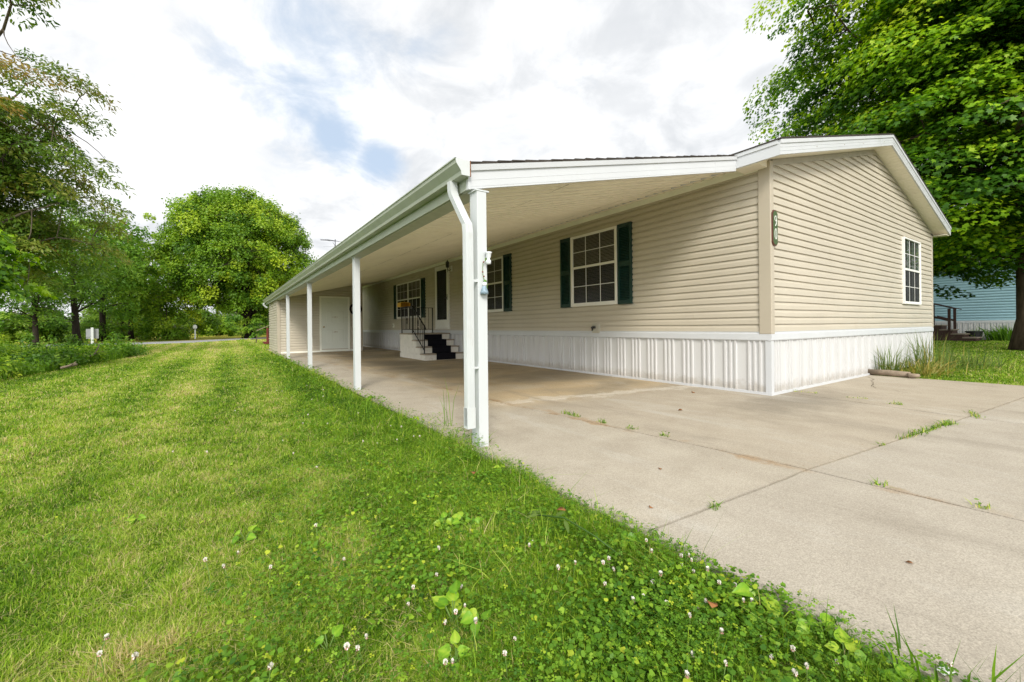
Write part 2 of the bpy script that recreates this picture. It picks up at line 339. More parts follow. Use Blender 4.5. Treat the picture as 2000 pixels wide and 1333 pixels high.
def concrete_mat():
    m, nt, b = mat('stained_concrete', (0.4, 0.35, 0.28), 0.85, 0.2)
    v = coords(nt); sep = nd(nt, 'ShaderNodeSeparateXYZ', {'Vector': v}); X, Y = sep.outputs['X'], sep.outputs['Y']
    big = noise(nt, v, 0.9, 5, 0.6); med = noise(nt, v, 3.5, 6, 0.65, 0.3); grit = noise(nt, v, 160, 3, 0.8); grit2 = noise(nt, v, 55, 4, 0.7)
    c = ramp(nt, big, [(0.3, (0.355, 0.308, 0.240)), (0.7, (0.445, 0.395, 0.315))])
    c = mixc(nt, 0.35, c, ramp(nt, med, [(0.3, (0.29, 0.255, 0.20)), (0.7, (0.465, 0.425, 0.35))]))
    # brown wear under the carport roof, where rain never washes; tone also brightened to lift the shade
    under = mth(nt, 'MULTIPLY', sstep(nt, Y, 1.0, 1.9), sstep(nt, X, -3.9, -2.8))
    bn = noise(nt, coords(nt, (0.55, 0.9, 1), (3, 1, 0)), 0.9, 4, 0.55, 0.4)
    c = mixc(nt, mth(nt, 'MULTIPLY', under, 0.78), c, ramp(nt, bn, [(0.34, (0.22, 0.175, 0.105)), (0.47, (0.34, 0.27, 0.16)), (0.55, (0.47, 0.35, 0.19)), (0.68, (0.52, 0.43, 0.29))]))
    # grey-black smudge by the house corner
    d = nd(nt, 'ShaderNodeVectorMath', {0: v, 1: (0.0, -0.35, 0)}, operation='SUBTRACT')
    d = nd(nt, 'ShaderNodeVectorMath', {0: d.outputs[0], 1: (0.55, 1.25, 0)}, operation='MULTIPLY')
    ln = nd(nt, 'ShaderNodeVectorMath', {0: d.outputs[0]}, operation='LENGTH').outputs['Value']
    sm = mth(nt, 'MULTIPLY', sstep(nt, mth(nt, 'ADD', ln, mth(nt, 'MULTIPLY', med, 0.7)), 1.35, 0.45), 0.75)
    c = mixc(nt, sm, c, (0.17, 0.155, 0.125))
    # chalky deposit and rust along the joint under the roof edge
    jy = mth(nt, 'ABSOLUTE', mth(nt, 'SUBTRACT', mth(nt, 'ADD', Y, mth(nt, 'MULTIPLY', X, 0.19)), 1.12))
    ch = mth(nt, 'MULTIPLY', sstep(nt, mth(nt, 'SUBTRACT', jy, mth(nt, 'MULTIPLY', mth(nt, 'SUBTRACT', med, 0.45), 0.9)), 0.12, 0.02), sstep(nt, X, -3.6, -2.6))
    c = mixc(nt, mth(nt, 'MULTIPLY', ch, 0.6), c, (0.62, 0.58, 0.50))
    jx = mth(nt, 'ABSOLUTE', mth(nt, 'SUBTRACT', X, mth(nt, 'SUBTRACT', -2.97, mth(nt, 'MULTIPLY', Y, 0.065))))
    ru = mth(nt, 'MULTIPLY', sstep(nt, mth(nt, 'SUBTRACT', jx, mth(nt, 'MULTIPLY', mth(nt, 'SUBTRACT', med, 0.5), 0.5)), 0.07, 0.0), sstep(nt, noise(nt, v, 2.1, 3), 0.42, 0.6))
    c = mixc(nt, mth(nt, 'MULTIPLY', ru, 0.6), c, (0.30, 0.18, 0.075))
    spots = sstep(nt, noise(nt, coords(nt, (1, 1, 1), (9, 2, 0)), 6.5, 3, 0.5), 0.73, 0.80)
    c = mixc(nt, mth(nt, 'MULTIPLY', spots, 0.45), c, (0.12, 0.09, 0.06))
    # neighbouring pours differ a little in tone
    sl1 = sstep(nt, mth(nt, 'ADD', X, mth(nt, 'MULTIPLY', Y, 0.065)), -2.98, -2.96); sl2 = sstep(nt, mth(nt, 'ADD', Y, mth(nt, 'MULTIPLY', X, 0.09)), -1.78, -1.76); sl3 = sstep(nt, X, 0.3, 0.32)
    c = mixc(nt, mth(nt, 'MULTIPLY', mth(nt, 'MULTIPLY', sl1, sl2), 0.22), c, (0.36, 0.29, 0.205)); c = mixc(nt, mth(nt, 'MULTIPLY', mth(nt, 'SUBTRACT', 1.0, sl2), 0.18), c, (0.36, 0.335, 0.30)); c = mixc(nt, mth(nt, 'MULTIPLY', sl3, 0.15), c, (0.33, 0.28, 0.21))
    # paler worn strips where wheels and feet pass, and a scatter of old drips
    worn = noise(nt, coords(nt, (0.9, 0.25, 1), (2, 5, 0)), 1.6, 6, 0.7, 0.6)
    c = mixc(nt, mth(nt, 'MULTIPLY', sstep(nt, worn, 0.52, 0.72), 0.50), c, (0.48, 0.455, 0.40))
    c = mixc(nt, mth(nt, 'MULTIPLY', sstep(nt, worn, 0.47, 0.30), 0.45), c, (0.235, 0.205, 0.16))
    # exposed sand and grit
    c = mixc(nt, 0.8, c, ramp(nt, grit, [(0.28, g1(0.28)), (0.5, g1(0.5)), (0.75, g1(0.74))]), 'OVERLAY')
    c = mixc(nt, 0.25, c, ramp(nt, grit2, [(0.3, g1(0.3)), (0.7, g1(0.7))]), 'OVERLAY')
    nt.links.new(c, b.inputs['Base Color'])
    bump(nt, b, grit, 0.35, 0.004)
    return m
M['concrete'] = concrete_mat()

# ------------------------------------------------------------------ site axes (metres) used to place far things
CAM = Vector((-5.9713, -2.6806, 0.9297)); YAW = 0.5997
FW = Vector((math.sin(YAW), math.cos(YAW), 0)); RT = Vector((math.cos(YAW), -math.sin(YAW), 0))
def site(lat, dep, z=GZ):
    """point so many metres ahead of the lawn corner and to its side"""
    p = CAM + FW * dep + RT * lat
    return Vector((p.x, p.y, z))

# ------------------------------------------------------------------ setting: lawn, driveway, road
def ground_sheet():
    m = MB(); S = 420
    # one sheet, finer near the house, reaching the horizon
    xs = [-S, -120, -60, -40, -25, -16, -10, -7, -5.5, -4.6, 0, 4, 8, 12, 20, 35, 70, 140, S]
    ys = [-S, -80, -30, -12, -4, 0, 4, 8, 14, 20, 28, 38, 50, 70, 110, 200, S]
    n = len(m.v)
    for y in ys:
        for x in xs: m.v.append((x, y, GZ - 0.055))
    W = len(xs)
    for j in range(len(ys) - 1):
        for i in range(W - 1):
            m.f.append((j * W + i, j * W + i + 1, (j + 1) * W + i + 1, (j + 1) * W + i)); m.m.append(0)
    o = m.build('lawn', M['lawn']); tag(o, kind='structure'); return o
ground_sheet()

# soil bed under the slabs shows as dirt in the joints
m = MB(); m.box(-4.365, 3.8, -14, 22, GZ - 0.05, GZ - 0.018)
tag(m.build('joint_soil', M['soil']), kind='structure')

rowsY = []   # each row: y at the four joint lines
XL = [(-4.425, -4.415, -4.37, -4.37, -4.37, -4.37, -4.37), (-2.78, -2.85, -3.12, -3.15, -3.15, -3.15, -3.15), (0.55, 0.10, 0.62, 0.62, 0.62, 0.62, 0.62), (3.75, 3.72, 3.70, 3.70, 3.70, 3.70, 3.70)]
YL = [(-14, -14, -14, -14), (-1.43, -1.50, -1.77, -2.06), (1.84, 1.63, 1.02, 0.6), (5.9, 5.9, 5.9, 5.9), (9.8, 9.8, 9.8, 9.8), (13.4, 13.4, 13.4, 13.4), (19.6, 19.6, 19.6, 19.6)]
m = MB(); gap = 0.008
for i in range(3):
    for j in range(6):
        if i == 2 and j >= 2: continue
        c = [(XL[i][j] + gap, YL[j][i] + gap), (XL[i + 1][j] - gap, YL[j][i + 1] + gap), (XL[i + 1][j + 1] - gap, YL[j + 1][i + 1] - gap), (XL[i][j + 1] + gap, YL[j + 1][i] - gap)]
        # slightly wavy joint edges
        ring = []
        for k in range(4):
            a, b2 = c[k], c[(k + 1) % 4]
            L = math.dist(a, b2); nseg = max(1, int(L / 0.12))
            dx, dy = (b2[0] - a[0]) / L, (b2[1] - a[1]) / L
            for s in range(nseg):
                t = s / nseg; w = 0 if s == 0 else random.uniform(-0.003, 0.006)
                ring.append((a[0] + (b2[0] - a[0]) * t - dy * w, a[1] + (b2[1] - a[1]) * t + dx * w, GZ - 0.04))
        m.prism(ring, (0, 0, 0.04))
tag(m.build('driveway', M['concrete']), kind='structure')
# branching crack in the slab by the end wall
m = MB()
pts = [(1.55, -1.05), (1.75, -0.80), (1.80, -0.62), (2.05, -0.50), (2.45, -0.42), (2.75, -0.30), (3.0, -0.28), (3.25, -0.12)]
for a, b2 in zip(pts[:-1], pts[1:]):
    n = 4
    for k in range(n):
        p = [a[q] + (b2[q] - a[q]) * k / n + random.uniform(-0.012, 0.012) * (k > 0) for q in (0, 1)]
        q2 = [a[q] + (b2[q] - a[q]) * (k + 1) / n for q in (0, 1)]
        w = random.uniform(0.002, 0.0045)
        m.quad((p[0], p[1] - w, GZ + 0.004), (q2[0], q2[1] - w, GZ + 0.004), (q2[0], q2[1] + w, GZ + 0.004), (p[0], p[1] + w, GZ + 0.004))
tag(m.build('slab_crack', M['soil']), kind='structure')
# far lane
near = [(-40, 37.0), (-18, 36.0), (-11.5, 35.6), (-8.1, 36.6), (-4.4, 44.5), (0, 49.5), (12, 56), (40, 66)]
farr = [(-40, 43.5), (-18, 42.2), (-12.2, 41.9), (-8.7, 44.5), (-4.3, 51.5), (0, 55.5), (12, 62), (40, 72)]
m = MB()
for k in range(len(near) - 1):
    m.quad((*near[k], GZ - 0.03), (*near[k + 1], GZ - 0.03), (*farr[k + 1], GZ - 0.03), (*farr[k], GZ - 0.03))
tag(m.build('road', M['road']), kind='structure')

# ------------------------------------------------------------------ mobile home
W_, L_ = 8.13, 20.1
Z_BB, Z_BT = 0.702, 0.8235
def gz(x): return 3.0 + 0.26 * (x + 0.33) if x <= W_ / 2 else 3.0 + 0.26 * (W_ - x + 0.33)
house = empty('mobile_home', (0, 0, GZ), 'long beige vinyl sided mobile home with white skirting and green shutters', 'house')

def siding(mb, place, u0, u1, z0, z1, h=0.1016, lip=0.023, clip=None, seams=0):
    """dutch lap courses: flat face, sloping top, dark step under each lip"""
    prof = [(lip, 0.0), (lip - 0.001, 0.056), (0.005, 0.088), (0.003, h)]
    z = z0
    pts = []
    while z < z1 - 0.005:
        for o, dz in prof:
            if z + dz <= z1 + 1e-6: pts.append((o, z + dz))
        z += h
    for (o0, a), (o1, b) in zip(pts[:-1], pts[1:]):
        l0, r0 = clip(a) if clip else (u0, u1)
        l1, r1 = clip(b) if clip else (u0, u1)
        if r0 - l0 < 0.01: continue
        if r1 < l1: l1 = r1 = (l1 + r1) / 2
        ns = max(1, int((r0 - l0) / 0.8)) if r0 - l0 < 12 else int((r0 - l0) / 1.0)
        for q in range(ns):
            t0, t1 = q / ns, (q + 1) / ns
            def P(l, r, t, o, z):
                u = l + (r - l) * t; w = 0.0028 * math.sin(u * 2.3 + z * 9.0) + 0.0018 * math.sin(u * 5.1 - z * 23.0)
                return place(u, max(o + 0.5 * w, 0.002), z + w * (0 if z < z0 + 0.02 or z > z1 - 0.05 else 1))
            mb.quad(P(l0, r0, t0, o0, a), P(l0, r0, t1, o0, a), P(l1, r1, t1, o1, b), P(l1, r1, t0, o1, b))
    for k in range(seams):                               # overlaps where two lengths of vinyl meet
        n = random.randint(2, int((z1 - z0) / h) - 2); u = random.uniform(u0 + 0.8, u1 - 0.8); zz = z0 + n * h
        if clip and not (clip(zz + h)[0] < u < clip(zz + h)[1] - 0.05): continue
        mb.hexa([place(u, lip - 0.004, zz + .001), place(u + 0.012, lip - 0.004, zz + .001), place(u + 0.012, lip + 0.0015, zz + .001), place(u, lip + 0.0015, zz + .001),
                 place(u, lip - 0.006, zz + 0.056), place(u + 0.012, lip - 0.006, zz + 0.056), place(u + 0.012, lip + 0.0005, zz + 0.056), place(u, lip + 0.0005, zz + 0.056)])
front = lambda u, o, z: (-o, u, z)          # the long wall faces -x
gable = lambda u, o, z: (u, -o, z)          # the end wall faces -y
random.seed(21)
m = MB(); siding(m, front, 0.0, L_, Z_BT, 3.06, seams=16); m.build('siding', M['siding'], house)
def gclip(z):
    if z <= gz(0): return 0.0, W_
    x = (z - 3.0) / 0.26 - 0.33
    return x, W_ - x
m = MB(); siding(m, gable, 0.0, W_, Z_BT, gz(W_ / 2) - 0.01, clip=gclip, seams=5); m.build('siding', M['siding'], house)
# core walls behind the vinyl (back and far end seen from elsewhere)
m = MB(); m.box(0.004, W_, 0.004, L_, 0.1, 3.08)
m.prism([(0.004, 0.004, 3.08), (W_, 0.004, 3.08), (W_ / 2, 0.004, gz(W_ / 2) - 0.02)], (0, L_ - 0.004, 0)); m.build('wall', M['siding'], house)
# corner trims
m = MB(); m.box(-0.040, 0.055, -0.040, 0.115, Z_BT - 0.03, 3.08); m.build('corner_trim', M['corner'], house, bevel=0.006)
m = MB(); m.box(W_ - 0.05, W_ + 0.030, -0.032, 0.06, Z_BT - 0.02, 3.0); m.build('corner_trim', M['corner'], house, bevel=0.006)
# belt
m = MB()
m.prism([(-0.030, -0.024, Z_BB), (-0.036, -0.024, Z_BB + 0.012), (-0.034, -0.024, Z_BT - 0.03), (-0.020, -0.024, Z_BT - 0.022), (-0.020, -0.024, Z_BT), (0.003, -0.024, Z_BT), (0.003, -0.024, Z_BB)], (0, L_ + 0.02, 0))
m.prism([(-0.036, -0.030, Z_BB), (-0.036, -0.037, Z_BB + 0.012), (-0.036, -0.035, Z_BT - 0.03), (-0.036, -0.020, Z_BT - 0.022), (-0.036, -0.020, Z_BT), (-0.036, 0.003, Z_BT), (-0.036, 0.003, Z_BB)], (W_ + 0.04, 0, 0))
m.build('belt_trim', M['white'], house)
# ribbed skirting
def skirting(place, u0, u1, z0, z1):
    m = MB(); P = 1 / 3.0; pts = []
    k = math.floor(u0 / P) - 1
    while k * P < u1:
        b = k * P
        for du, o in ((0.0, 0.004), (0.100, 0.004), (0.104, 0.024), (0.128, 0.024), (0.132, 0.004), (0.174, 0.004), (0.178, 0.024), (0.202, 0.024), (0.206, 0.004), (0.248, 0.004), (0.252, 0.024), (0.276, 0.024), (0.280, 0.004)):
            if u0 <= b + du <= u1: pts.append((b + du, o))
        k += 1
    pts = [(u0, 0.004)] + pts + [(u1, 0.004)]
    for (a, oa), (b, ob) in zip(pts[:-1], pts[1:]):
        m.quad(place(a, oa, z0), place(b, ob, z0), place(b, ob, z1), place(a, oa, z1))
    return m
skirting(front, 0.04, L_, GZ + 0.03, Z_BB + 0.02).build('skirting', M['skirt'], house)
skirting(gable, 0.04, W_, GZ + 0.03, Z_BB + 0.02).build('skirting', M['skirt'], house)
m = MB()
m.box(-0.032, 0.0, -0.002, L_, GZ, GZ + 0.035); m.box(-0.032, W_, -0.032, -0.0025, GZ, GZ + 0.035)
m.box(-0.028, 0.045, -0.028, 0.045, GZ + 0.0355, Z_BB)
m.build('skirting_track', M['white'], house)
# roof, fascias, soffits of the house
EX, EY = -0.33, -0.29
def rz(x): return 3.0 + 0.26 * (x - EX) if x <= W_ / 2 else 3.0 + 0.26 * (W_ - EX - x)
PK = W_ / 2
m = MB()
for xa, xb in ((EX, PK), (W_ - EX, PK)):
    za, zb = rz(xa) + 0.187, rz(xb) + 0.187
    ov = -0.02 if xa < xb else 0.02
    m.hexa([(xa + ov, EY - 0.018, za), (xb, EY - 0.018, zb), (xb, L_ + 0.3, zb), (xa + ov, L_ + 0.3, za),
            (xa + ov, EY - 0.018, za + 0.014), (xb, EY - 0.018, zb + 0.014), (xb, L_ + 0.3, zb + 0.014), (xa + ov, L_ + 0.3, za + 0.014)])
random.seed(5)
x = EX
while x < W_ - EX - 0.14:                                  # shingle butts break the line of the rake
    if abs(x - PK) > 0.15:
        z = rz(x) + 0.201; z2 = rz(x + 0.13) + 0.201
        if (x < PK): m.hexa([(x, EY - 0.020, z), (x + 0.13, EY - 0.020, z2), (x + 0.13, EY + 0.3, z2), (x, EY + 0.3, z), (x, EY - 0.020, z + 0.010), (x + 0.13, EY - 0.020, z2 + 0.003), (x + 0.13, EY + 0.3, z2 + 0.003), (x, EY + 0.3, z + 0.010)])
        else: m.hexa([(x, EY - 0.020, z), (x + 0.13, EY - 0.020, z2), (x + 0.13, EY + 0.3, z2), (x, EY + 0.3, z), (x, EY - 0.020, z + 0.003), (x + 0.13, EY - 0.020, z2 + 0.010), (x + 0.13, EY + 0.3, z2 + 0.010), (x, EY + 0.3, z + 0.003)])
    x += 0.143
m.build('roof', M['shingle'], house)
m = MB()
for xa, xb in ((EX, PK), (W_ - EX, PK)):
    za, zb = rz(xa), rz(xb)
    for (o0, o1, h0, h1) in ((0.0, 0.025, 0.0, 0.138), (-0.012, 0.025, 0.138, 0.186)):
        m.hexa([(xa, EY + o0, za + h0), (xb, EY + o0, zb + h0), (xb, EY + o1, zb + h0), (xa, EY + o1, za + h0),
                (xa, EY + o0, za + h1), (xb, EY + o0, zb + h1), (xb, EY + o1, zb + h1), (xa, EY + o1, za + h1)])
    for hh in (0.045, 0.09):                                # rolled lines in the aluminium
        m.hexa([(xa, EY - 0.003, za + hh), (xb, EY - 0.003, zb + hh), (xb, EY, zb + hh), (xa, EY, za + hh),
                (xa, EY - 0.001, za + hh + 0.004), (xb, EY - 0.001, zb + hh + 0.004), (xb, EY, zb + hh + 0.004), (xa, EY, za + hh + 0.004)])
# eave fascia, near end seen beside the carport
for s, xe in ((-1, EX), (1, W_ - EX)):
    m.box(min(xe, xe - s * 0.024), max(xe, xe - s * 0.024), EY + 0.025, L_ + 0.3, 3.0, 3.138)
    m.box(min(xe + s * 0.012, xe - s * 0.024), max(xe + s * 0.012, xe - s * 0.024), EY + 0.025, L_ + 0.3, 3.138, 3.186)
# lapped joint and folded end of the rake cover
m.box(2.78, 2.784, EY - 0.0145, EY - 0.011, rz(2.78) + 0.14, rz(2.78) + 0.184)
m.box(3.45, 3.454, EY - 0.0028, EY, rz(3.45) + 0.002, rz(3.45) + 0.136)
m.build('fascia', M['white'], house)
m = MB()
for x in (0.75, 1.75, 2.55, 3.6, 5.2, 6.4, 7.6):
    z = rz(x) + 0.07; m.box(x - 0.006, x + 0.006, EY - 0.0045, EY + 0.002, z - 0.006, z + 0.006)
m.build('fixing', M['frieze'], house)['kind'] = 'stuff'
m = MB()
for xa, xb in ((EX + 0.024, PK), (W_ - EX - 0.024, PK)):    # ribbed soffit under the rake
    n = 44
    for k in range(n):
        a = xa + (xb - xa) * k / n; b2 = xa + (xb - xa) * (k + 0.9) / n; c2 = xa + (xb - xa) * (k + 0.95) / n; d2 = xa + (xb - xa) * (k + 1) / n
        for p, q, up, uq in ((a, b2, 0, 0), (b2, c2, 0, 0.016), (c2, d2, 0.016, 0)):
            m.quad((p, EY + 0.025, rz(p) + 0.012 + up), (q, EY + 0.025, rz(q) + 0.012 + uq), (q, -0.003, rz(q) + 0.012 + uq), (p, -0.003, rz(p) + 0.012 + up))
m.box(EX + 0.024, -0.002, -0.003, 0.29, 2.992, 3.004)
m.prism([(EX + 0.024, -0.004, 2.995), (0.0, -0.004, 2.995), (0.0, -0.004, rz(0.0) + 0.012), (EX + 0.024, -0.004, rz(EX + .024) + 0.012)], (0, 0.006, 0))
m.box(W_ + 0.026, W_ - EX - 0.024, EY + 0.025, L_ + 0.3, 2.992, 3.004)
m.build('soffit', M['soffit'], house)
m = MB()
for xa, xb in ((0.058, PK), (W_ - 0.03, PK)):               # frieze board below the rake soffit
    h = 0.082 if xa < xb else 0.035
    m.hexa([(xa, -0.030, rz(xa) + 0.008 - h), (xb, -0.030, rz(xb) + 0.008 - h), (xb, -0.003, rz(xb) + 0.008 - h), (xa, -0.003, rz(xa) + 0.008 - h),
            (xa, -0.030, rz(xa) + 0.008), (xb, -0.030, rz(xb) + 0.008), (xb, -0.003, rz(xb) + 0.008), (xa, -0.003, rz(xa) + 0.008)])
m.box(2.78, 2.786, -0.032, -0.03, rz(2.78) - 0.07, rz(2.78) + 0.004)
m.build('frieze', M['frieze'], house)
m = MB(); m.box(-0.030, -0.003, 0.118, L_, 2.985, 3.082); m.build('frieze', M['trim'], house)

# ---- windows
def window(name, place_, u0, u1, z0, z1, zm, cols=3, blind='slats', lower_blind=True, parent=house, parts=1, label=None, frame_w=0.045):
    root = None
    place = lambda u, o, z: place_(u, o + 0.007 if o > 0.01 else o, z)
    fr = MB()
    def bx(mb, a, b, c, d, o0, o1):
        mb.hexa([place(a, o0, c), place(b, o0, c), place(b, o1, c), place(a, o1, c), place(a, o0, d), place(b, o0, d), place(b, o1, d), place(a, o1, d)])
    w = frame_w
    bx(fr, u0, u0 + w, z0, z1, 0.002, 0.052); bx(fr, u1 - w, u1, z0, z1, 0.002, 0.052)
    bx(fr, u0 + w, u1 - w, z1 - w, z1, 0.002, 0.052); bx(fr, u0 + w, u1 - w, z0, z0 + w, 0.002, 0.056)
    mids = []
    n = parts
    span = (u1 - u0 - 2 * w - (n - 1) * 0.07) / n
    bays = []
    for k in range(n):
        a = u0 + w + k * (span + 0.07); bays.append((a, a + span))
        if k: bx(fr, a - 0.07, a, z0 + w, z1 - w, 0.002, 0.050)
    for a, b in bays:
        bx(fr, a, b, zm - 0.022, zm + 0.022, 0.024, 0.044)          # meeting rail
        bx(fr, a, a + 0.022, zm + 0.022, z1 - w, 0.024, 0.042); bx(fr, b - 0.022, b, zm + 0.022, z1 - w, 0.024, 0.042)
        bx(fr, a, a + 0.026, z0 + w, zm - 0.022, 0.024, 0.036); bx(fr, b - 0.026, b, z0 + w, zm - 0.022, 0.024, 0.036)
        bx(fr, a + 0.026, b - 0.026, z0 + w, z0 + w + 0.026, 0.024, 0.036)
    root = fr.build('window', M['winframe'], parent, bevel=0.003)
    if label: root['label'] = label
    mu = MB()
    for a, b in bays:
        for (c, d, o) in ((zm + 0.022, z1 - w, 0.0385), (z0 + w, zm - 0.022, 0.0315)):
            for k in range(1, cols):
                u = a + (b - a) * k / cols; bx(mu, u - 0.007, u + 0.007, c, d, o - 0.004, o)
            zz = (c + d) / 2
            for k in range(cols):
                s = a + (b - a) * k / cols + (0.007 if k else 0); e = a + (b - a) * (k + 1) / cols - (0.007 if k < cols - 1 else 0)
                bx(mu, s, e, zz - 0.006, zz + 0.006, o - 0.0045, o - 0.0005)
    mu.build('muntin', M['winframe'], root)
    bk = MB(); bl = MB()
    for a, b in bays:
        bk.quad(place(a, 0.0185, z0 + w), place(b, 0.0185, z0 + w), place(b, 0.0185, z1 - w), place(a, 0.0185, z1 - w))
        if blind == 'slats':
            lo = z0 + w + 0.01 if lower_blind else zm
            z = z1 - w - 0.02
            while z > lo:
                t = random.uniform(-0.002, 0.002)
                bl.quad(place(a + 0.012, 0.0195, z + 0.005 + t), place(b - 0.012, 0.0195, z + 0.005 + t), place(b - 0.012, 0.0255, z - 0.0055 + t), place(a + 0.012, 0.0255, z - 0.0055 + t))
                z -= 0.026
        else:
            for k in range(int((b - a) / 0.05)):
                if (k % 7) in (3, 4): continue
                u = a + 0.02 + k * 0.05
                bl.quad(place(u, 0.0195, z0 + w), place(u + 0.03, 0.024, z0 + w), place(u + 0.03, 0.024, z1 - w), place(u, 0.0195, z1 - w))
                bl.quad(place(u + 0.03, 0.024, z0 + w), place(u + 0.05, 0.0195, z0 + w), place(u + 0.05, 0.0195, z1 - w), place(u + 0.03, 0.024, z1 - w))
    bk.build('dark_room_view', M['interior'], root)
    bl.build('blind' if blind == 'slats' else 'curtain', M['blind'] if blind == 'slats' else M['curtain'], root)
    for a, b in bays:
        p = MB(); p.quad(place(a + 0.02, 0.0332, zm + 0.02), place(b - 0.02, 0.0332, zm + 0.02), place(b - 0.02, 0.0332, z1 - w), place(a + 0.02, 0.0332, z1 - w)); p.build('pane', M['glass'], root)
        p = MB(); p.quad(place(a + 0.024, 0.0288, z0 + w + 0.02), place(b - 0.024, 0.0288, z0 + w + 0.02), place(b - 0.024, 0.0288, zm - 0.02), place(a + 0.024, 0.0288, zm - 0.02)); p.build('pane', M['screenglass'], root)
    return root
window('window', front, 2.57, 3.81, 1.315, 2.745, 2.10)
window('window', front, 6.365, 7.60, 1.315, 2.735, 2.075)
window('window', front, 11.85, 14.45, 1.29, 2.70, 2.03, parts=2, lower_blind=False, label='double window beyond the steps')
window('window', gable, 5.755, 7.0, 1.315, 2.72, 2.05, blind='curtain', frame_w=0.034, label='window without shutters in the end wall')

def shutter(u0, u1, z0, z1):
    m = MB()
    def bx(a, b, c, d, o0, o1):
        o1 += 0.012
        m.hexa([front(a, o0, c), front(b, o0, c), front(b, o1, c), front(a, o1, c), front(a, o0, d), front(b, o0, d), front(b, o1, d), front(a, o1, d)])
    w = 0.042
    bx(u0, u0 + w, z0, z1, 0.004, 0.046); bx(u1 - w, u1, z0, z1, 0.004, 0.046)
    zs = [(z0, z0 + 0.07), ((z0 + z1) / 2 - 0.045, (z0 + z1) / 2 + 0.045), (z1 - 0.07, z1)]
    for a, b in zs: bx(u0 + w, u1 - w, a, b, 0.004, 0.043)
    for a, b in ((zs[0][1], zs[1][0]), (zs[1][1], zs[2][0])):
        bx(u0 + w, u1 - w, a, b, 0.004, 0.0165)
        z = a
        while z < b - 0.02:
            m.prism([front(u0 + w, 0.028, z), front(u0 + w, 0.047, z + 0.004), front(u0 + w, 0.028, z + 0.027)], (0, u1 - u0 - 2 * w, 0))
            z += 0.029
    return m.build('shutter', M['shutter'], house)
for a in ((2.245, 2.555), (3.825, 4.135), (6.015, 6.35), (7.615, 7.925), (11.49, 11.83), (14.465, 14.80)):
    shutter(a[0], a[1], 1.31 if a[0] < 10 else 1.275, 2.755 if a[0] < 10 else 2.70)

# ---- storm door
m = MB()
def fb(mb, a, b, c, d, o0, o1):
    if o1 < 0.055 and o0 > 0.01: o0 += 0.010; o1 += 0.010
    mb.hexa([front(a, o0, c), front(b, o0, c), front(b, o1, c), front(a, o1, c), front(a, o0, d), front(b, o0, d), front(b, o1, d), front(a, o1, d)])
D0, D1, DZ0, DZ1 = 9.53, 10.57, 0.885, 2.94
fb(m, D0, D0 + 0.06, DZ0, DZ1, 0.002, 0.06); fb(m, D1 - 0.06, D1, DZ0, DZ1, 0.002, 0.06); fb(m, D0 + 0.06, D1 - 0.06, DZ1 - 0.07, DZ1, 0.002, 0.06); fb(m, D0 - 0.03, D1 + 0.03, DZ0 - 0.03, DZ0, 0.002, 0.07)
sd = m.build('storm_door', M['winframe'], house, bevel=0.003)
m = MB(); a, b = D0 + 0.065, D1 - 0.065
fb(m, a, a + 0.085, DZ0 + 0.01, DZ1 - 0.075, 0.02, 0.048); fb(m, b - 0.06, b, DZ0 + 0.01, DZ1 - 0.075, 0.02, 0.048)
fb(m, a + 0.085, b - 0.06, DZ1 - 0.14, DZ1 - 0.075, 0.02, 0.048); fb(m, a + 0.085, b - 0.06, DZ0 + 0.01, 1.17, 0.02, 0.048)
fb(m, a + 0.14, b - 0.12, DZ0 + 0.06, 1.10, 0.048, 0.053)
m.build('door_leaf', M['winframe'], sd, bevel=0.003)
m = MB(); fb(m, a + 0.085, b - 0.06, 1.17, DZ1 - 0.14, 0.018, 0.022); m.build('dark_room_view', M['interior'], sd)
m = MB(); m.quad(front(a + 0.085, 0.046, 1.17), front(b - 0.06, 0.046, 1.17), front(b - 0.06, 0.046, DZ1 - 0.14), front(a + 0.085, 0.046, DZ1 - 0.14)); m.build('glass', M['screenglass'], sd)
m = MB(); fb(m, a + 0.02, a + 0.055, 1.80, 1.98, 0.048, 0.060); m.tube([front(a + 0.04, 0.06, 1.86), front(a + 0.04, 0.10, 1.86), front(a + 0.12, 0.11, 1.86)], 0.012, 8); m.build('handle', M['black'], sd)

# ------------------------------------------------------------------ carport
CX = -4.37
def sz(x): return 2.045 + 0.235 * (x - CX)
car = empty('carport', (-2.2, 0.25, GZ), 'white open carport roof with gutter on four posts along the long wall', 'carport')
CY0, CY1 = 0.25, 19.4
random.seed(9)
m = MB(); y = CY0 + 0.025
while y < CY1:                                              # ribbed ceiling panels, ribs running up the slope
    for (d0, d1, u0, u1) in ((0, 0.004, 0.036, 0.0), (0.004, 0.060, 0.0, 0.003), (0.060, 0.066, 0.003, 0.022), (0.066, 0.160, 0.022, 0.036)):
        m.quad((CX + 0.01, y + d0, sz(CX) + u0), (CX + 0.01, y + d1, sz(CX) + u1), (-0.003, y + d1, sz(0) + u1), (-0.003, y + d0, sz(0) + u0))
    y += 0.160
                                                              # open, sagging seams between ceiling lengths
for xs, ye in ((-3.12, 12), (-0.86, 9), (-2.0, 19)):
    y = CY0 + 0.2 if xs != -2.0 else 6.0
    while y < ye:
        ln = random.uniform(0.06, 0.5)
        if random.random() < 0.55:
            x2 = xs + random.uniform(-0.012, 0.012); w = random.uniform(0.002, 0.007)
            m.quad((x2 - w, y, sz(x2) - 0.0025), (x2 + w, y, sz(x2) - 0.0025), (x2 + w * 0.4, y + ln, sz(x2) - 0.0025), (x2 - w * 0.4, y + ln, sz(x2) - 0.0025), m=1)
        y += ln
m.build('ceiling', [M['soffit'], M['frieze']], car)
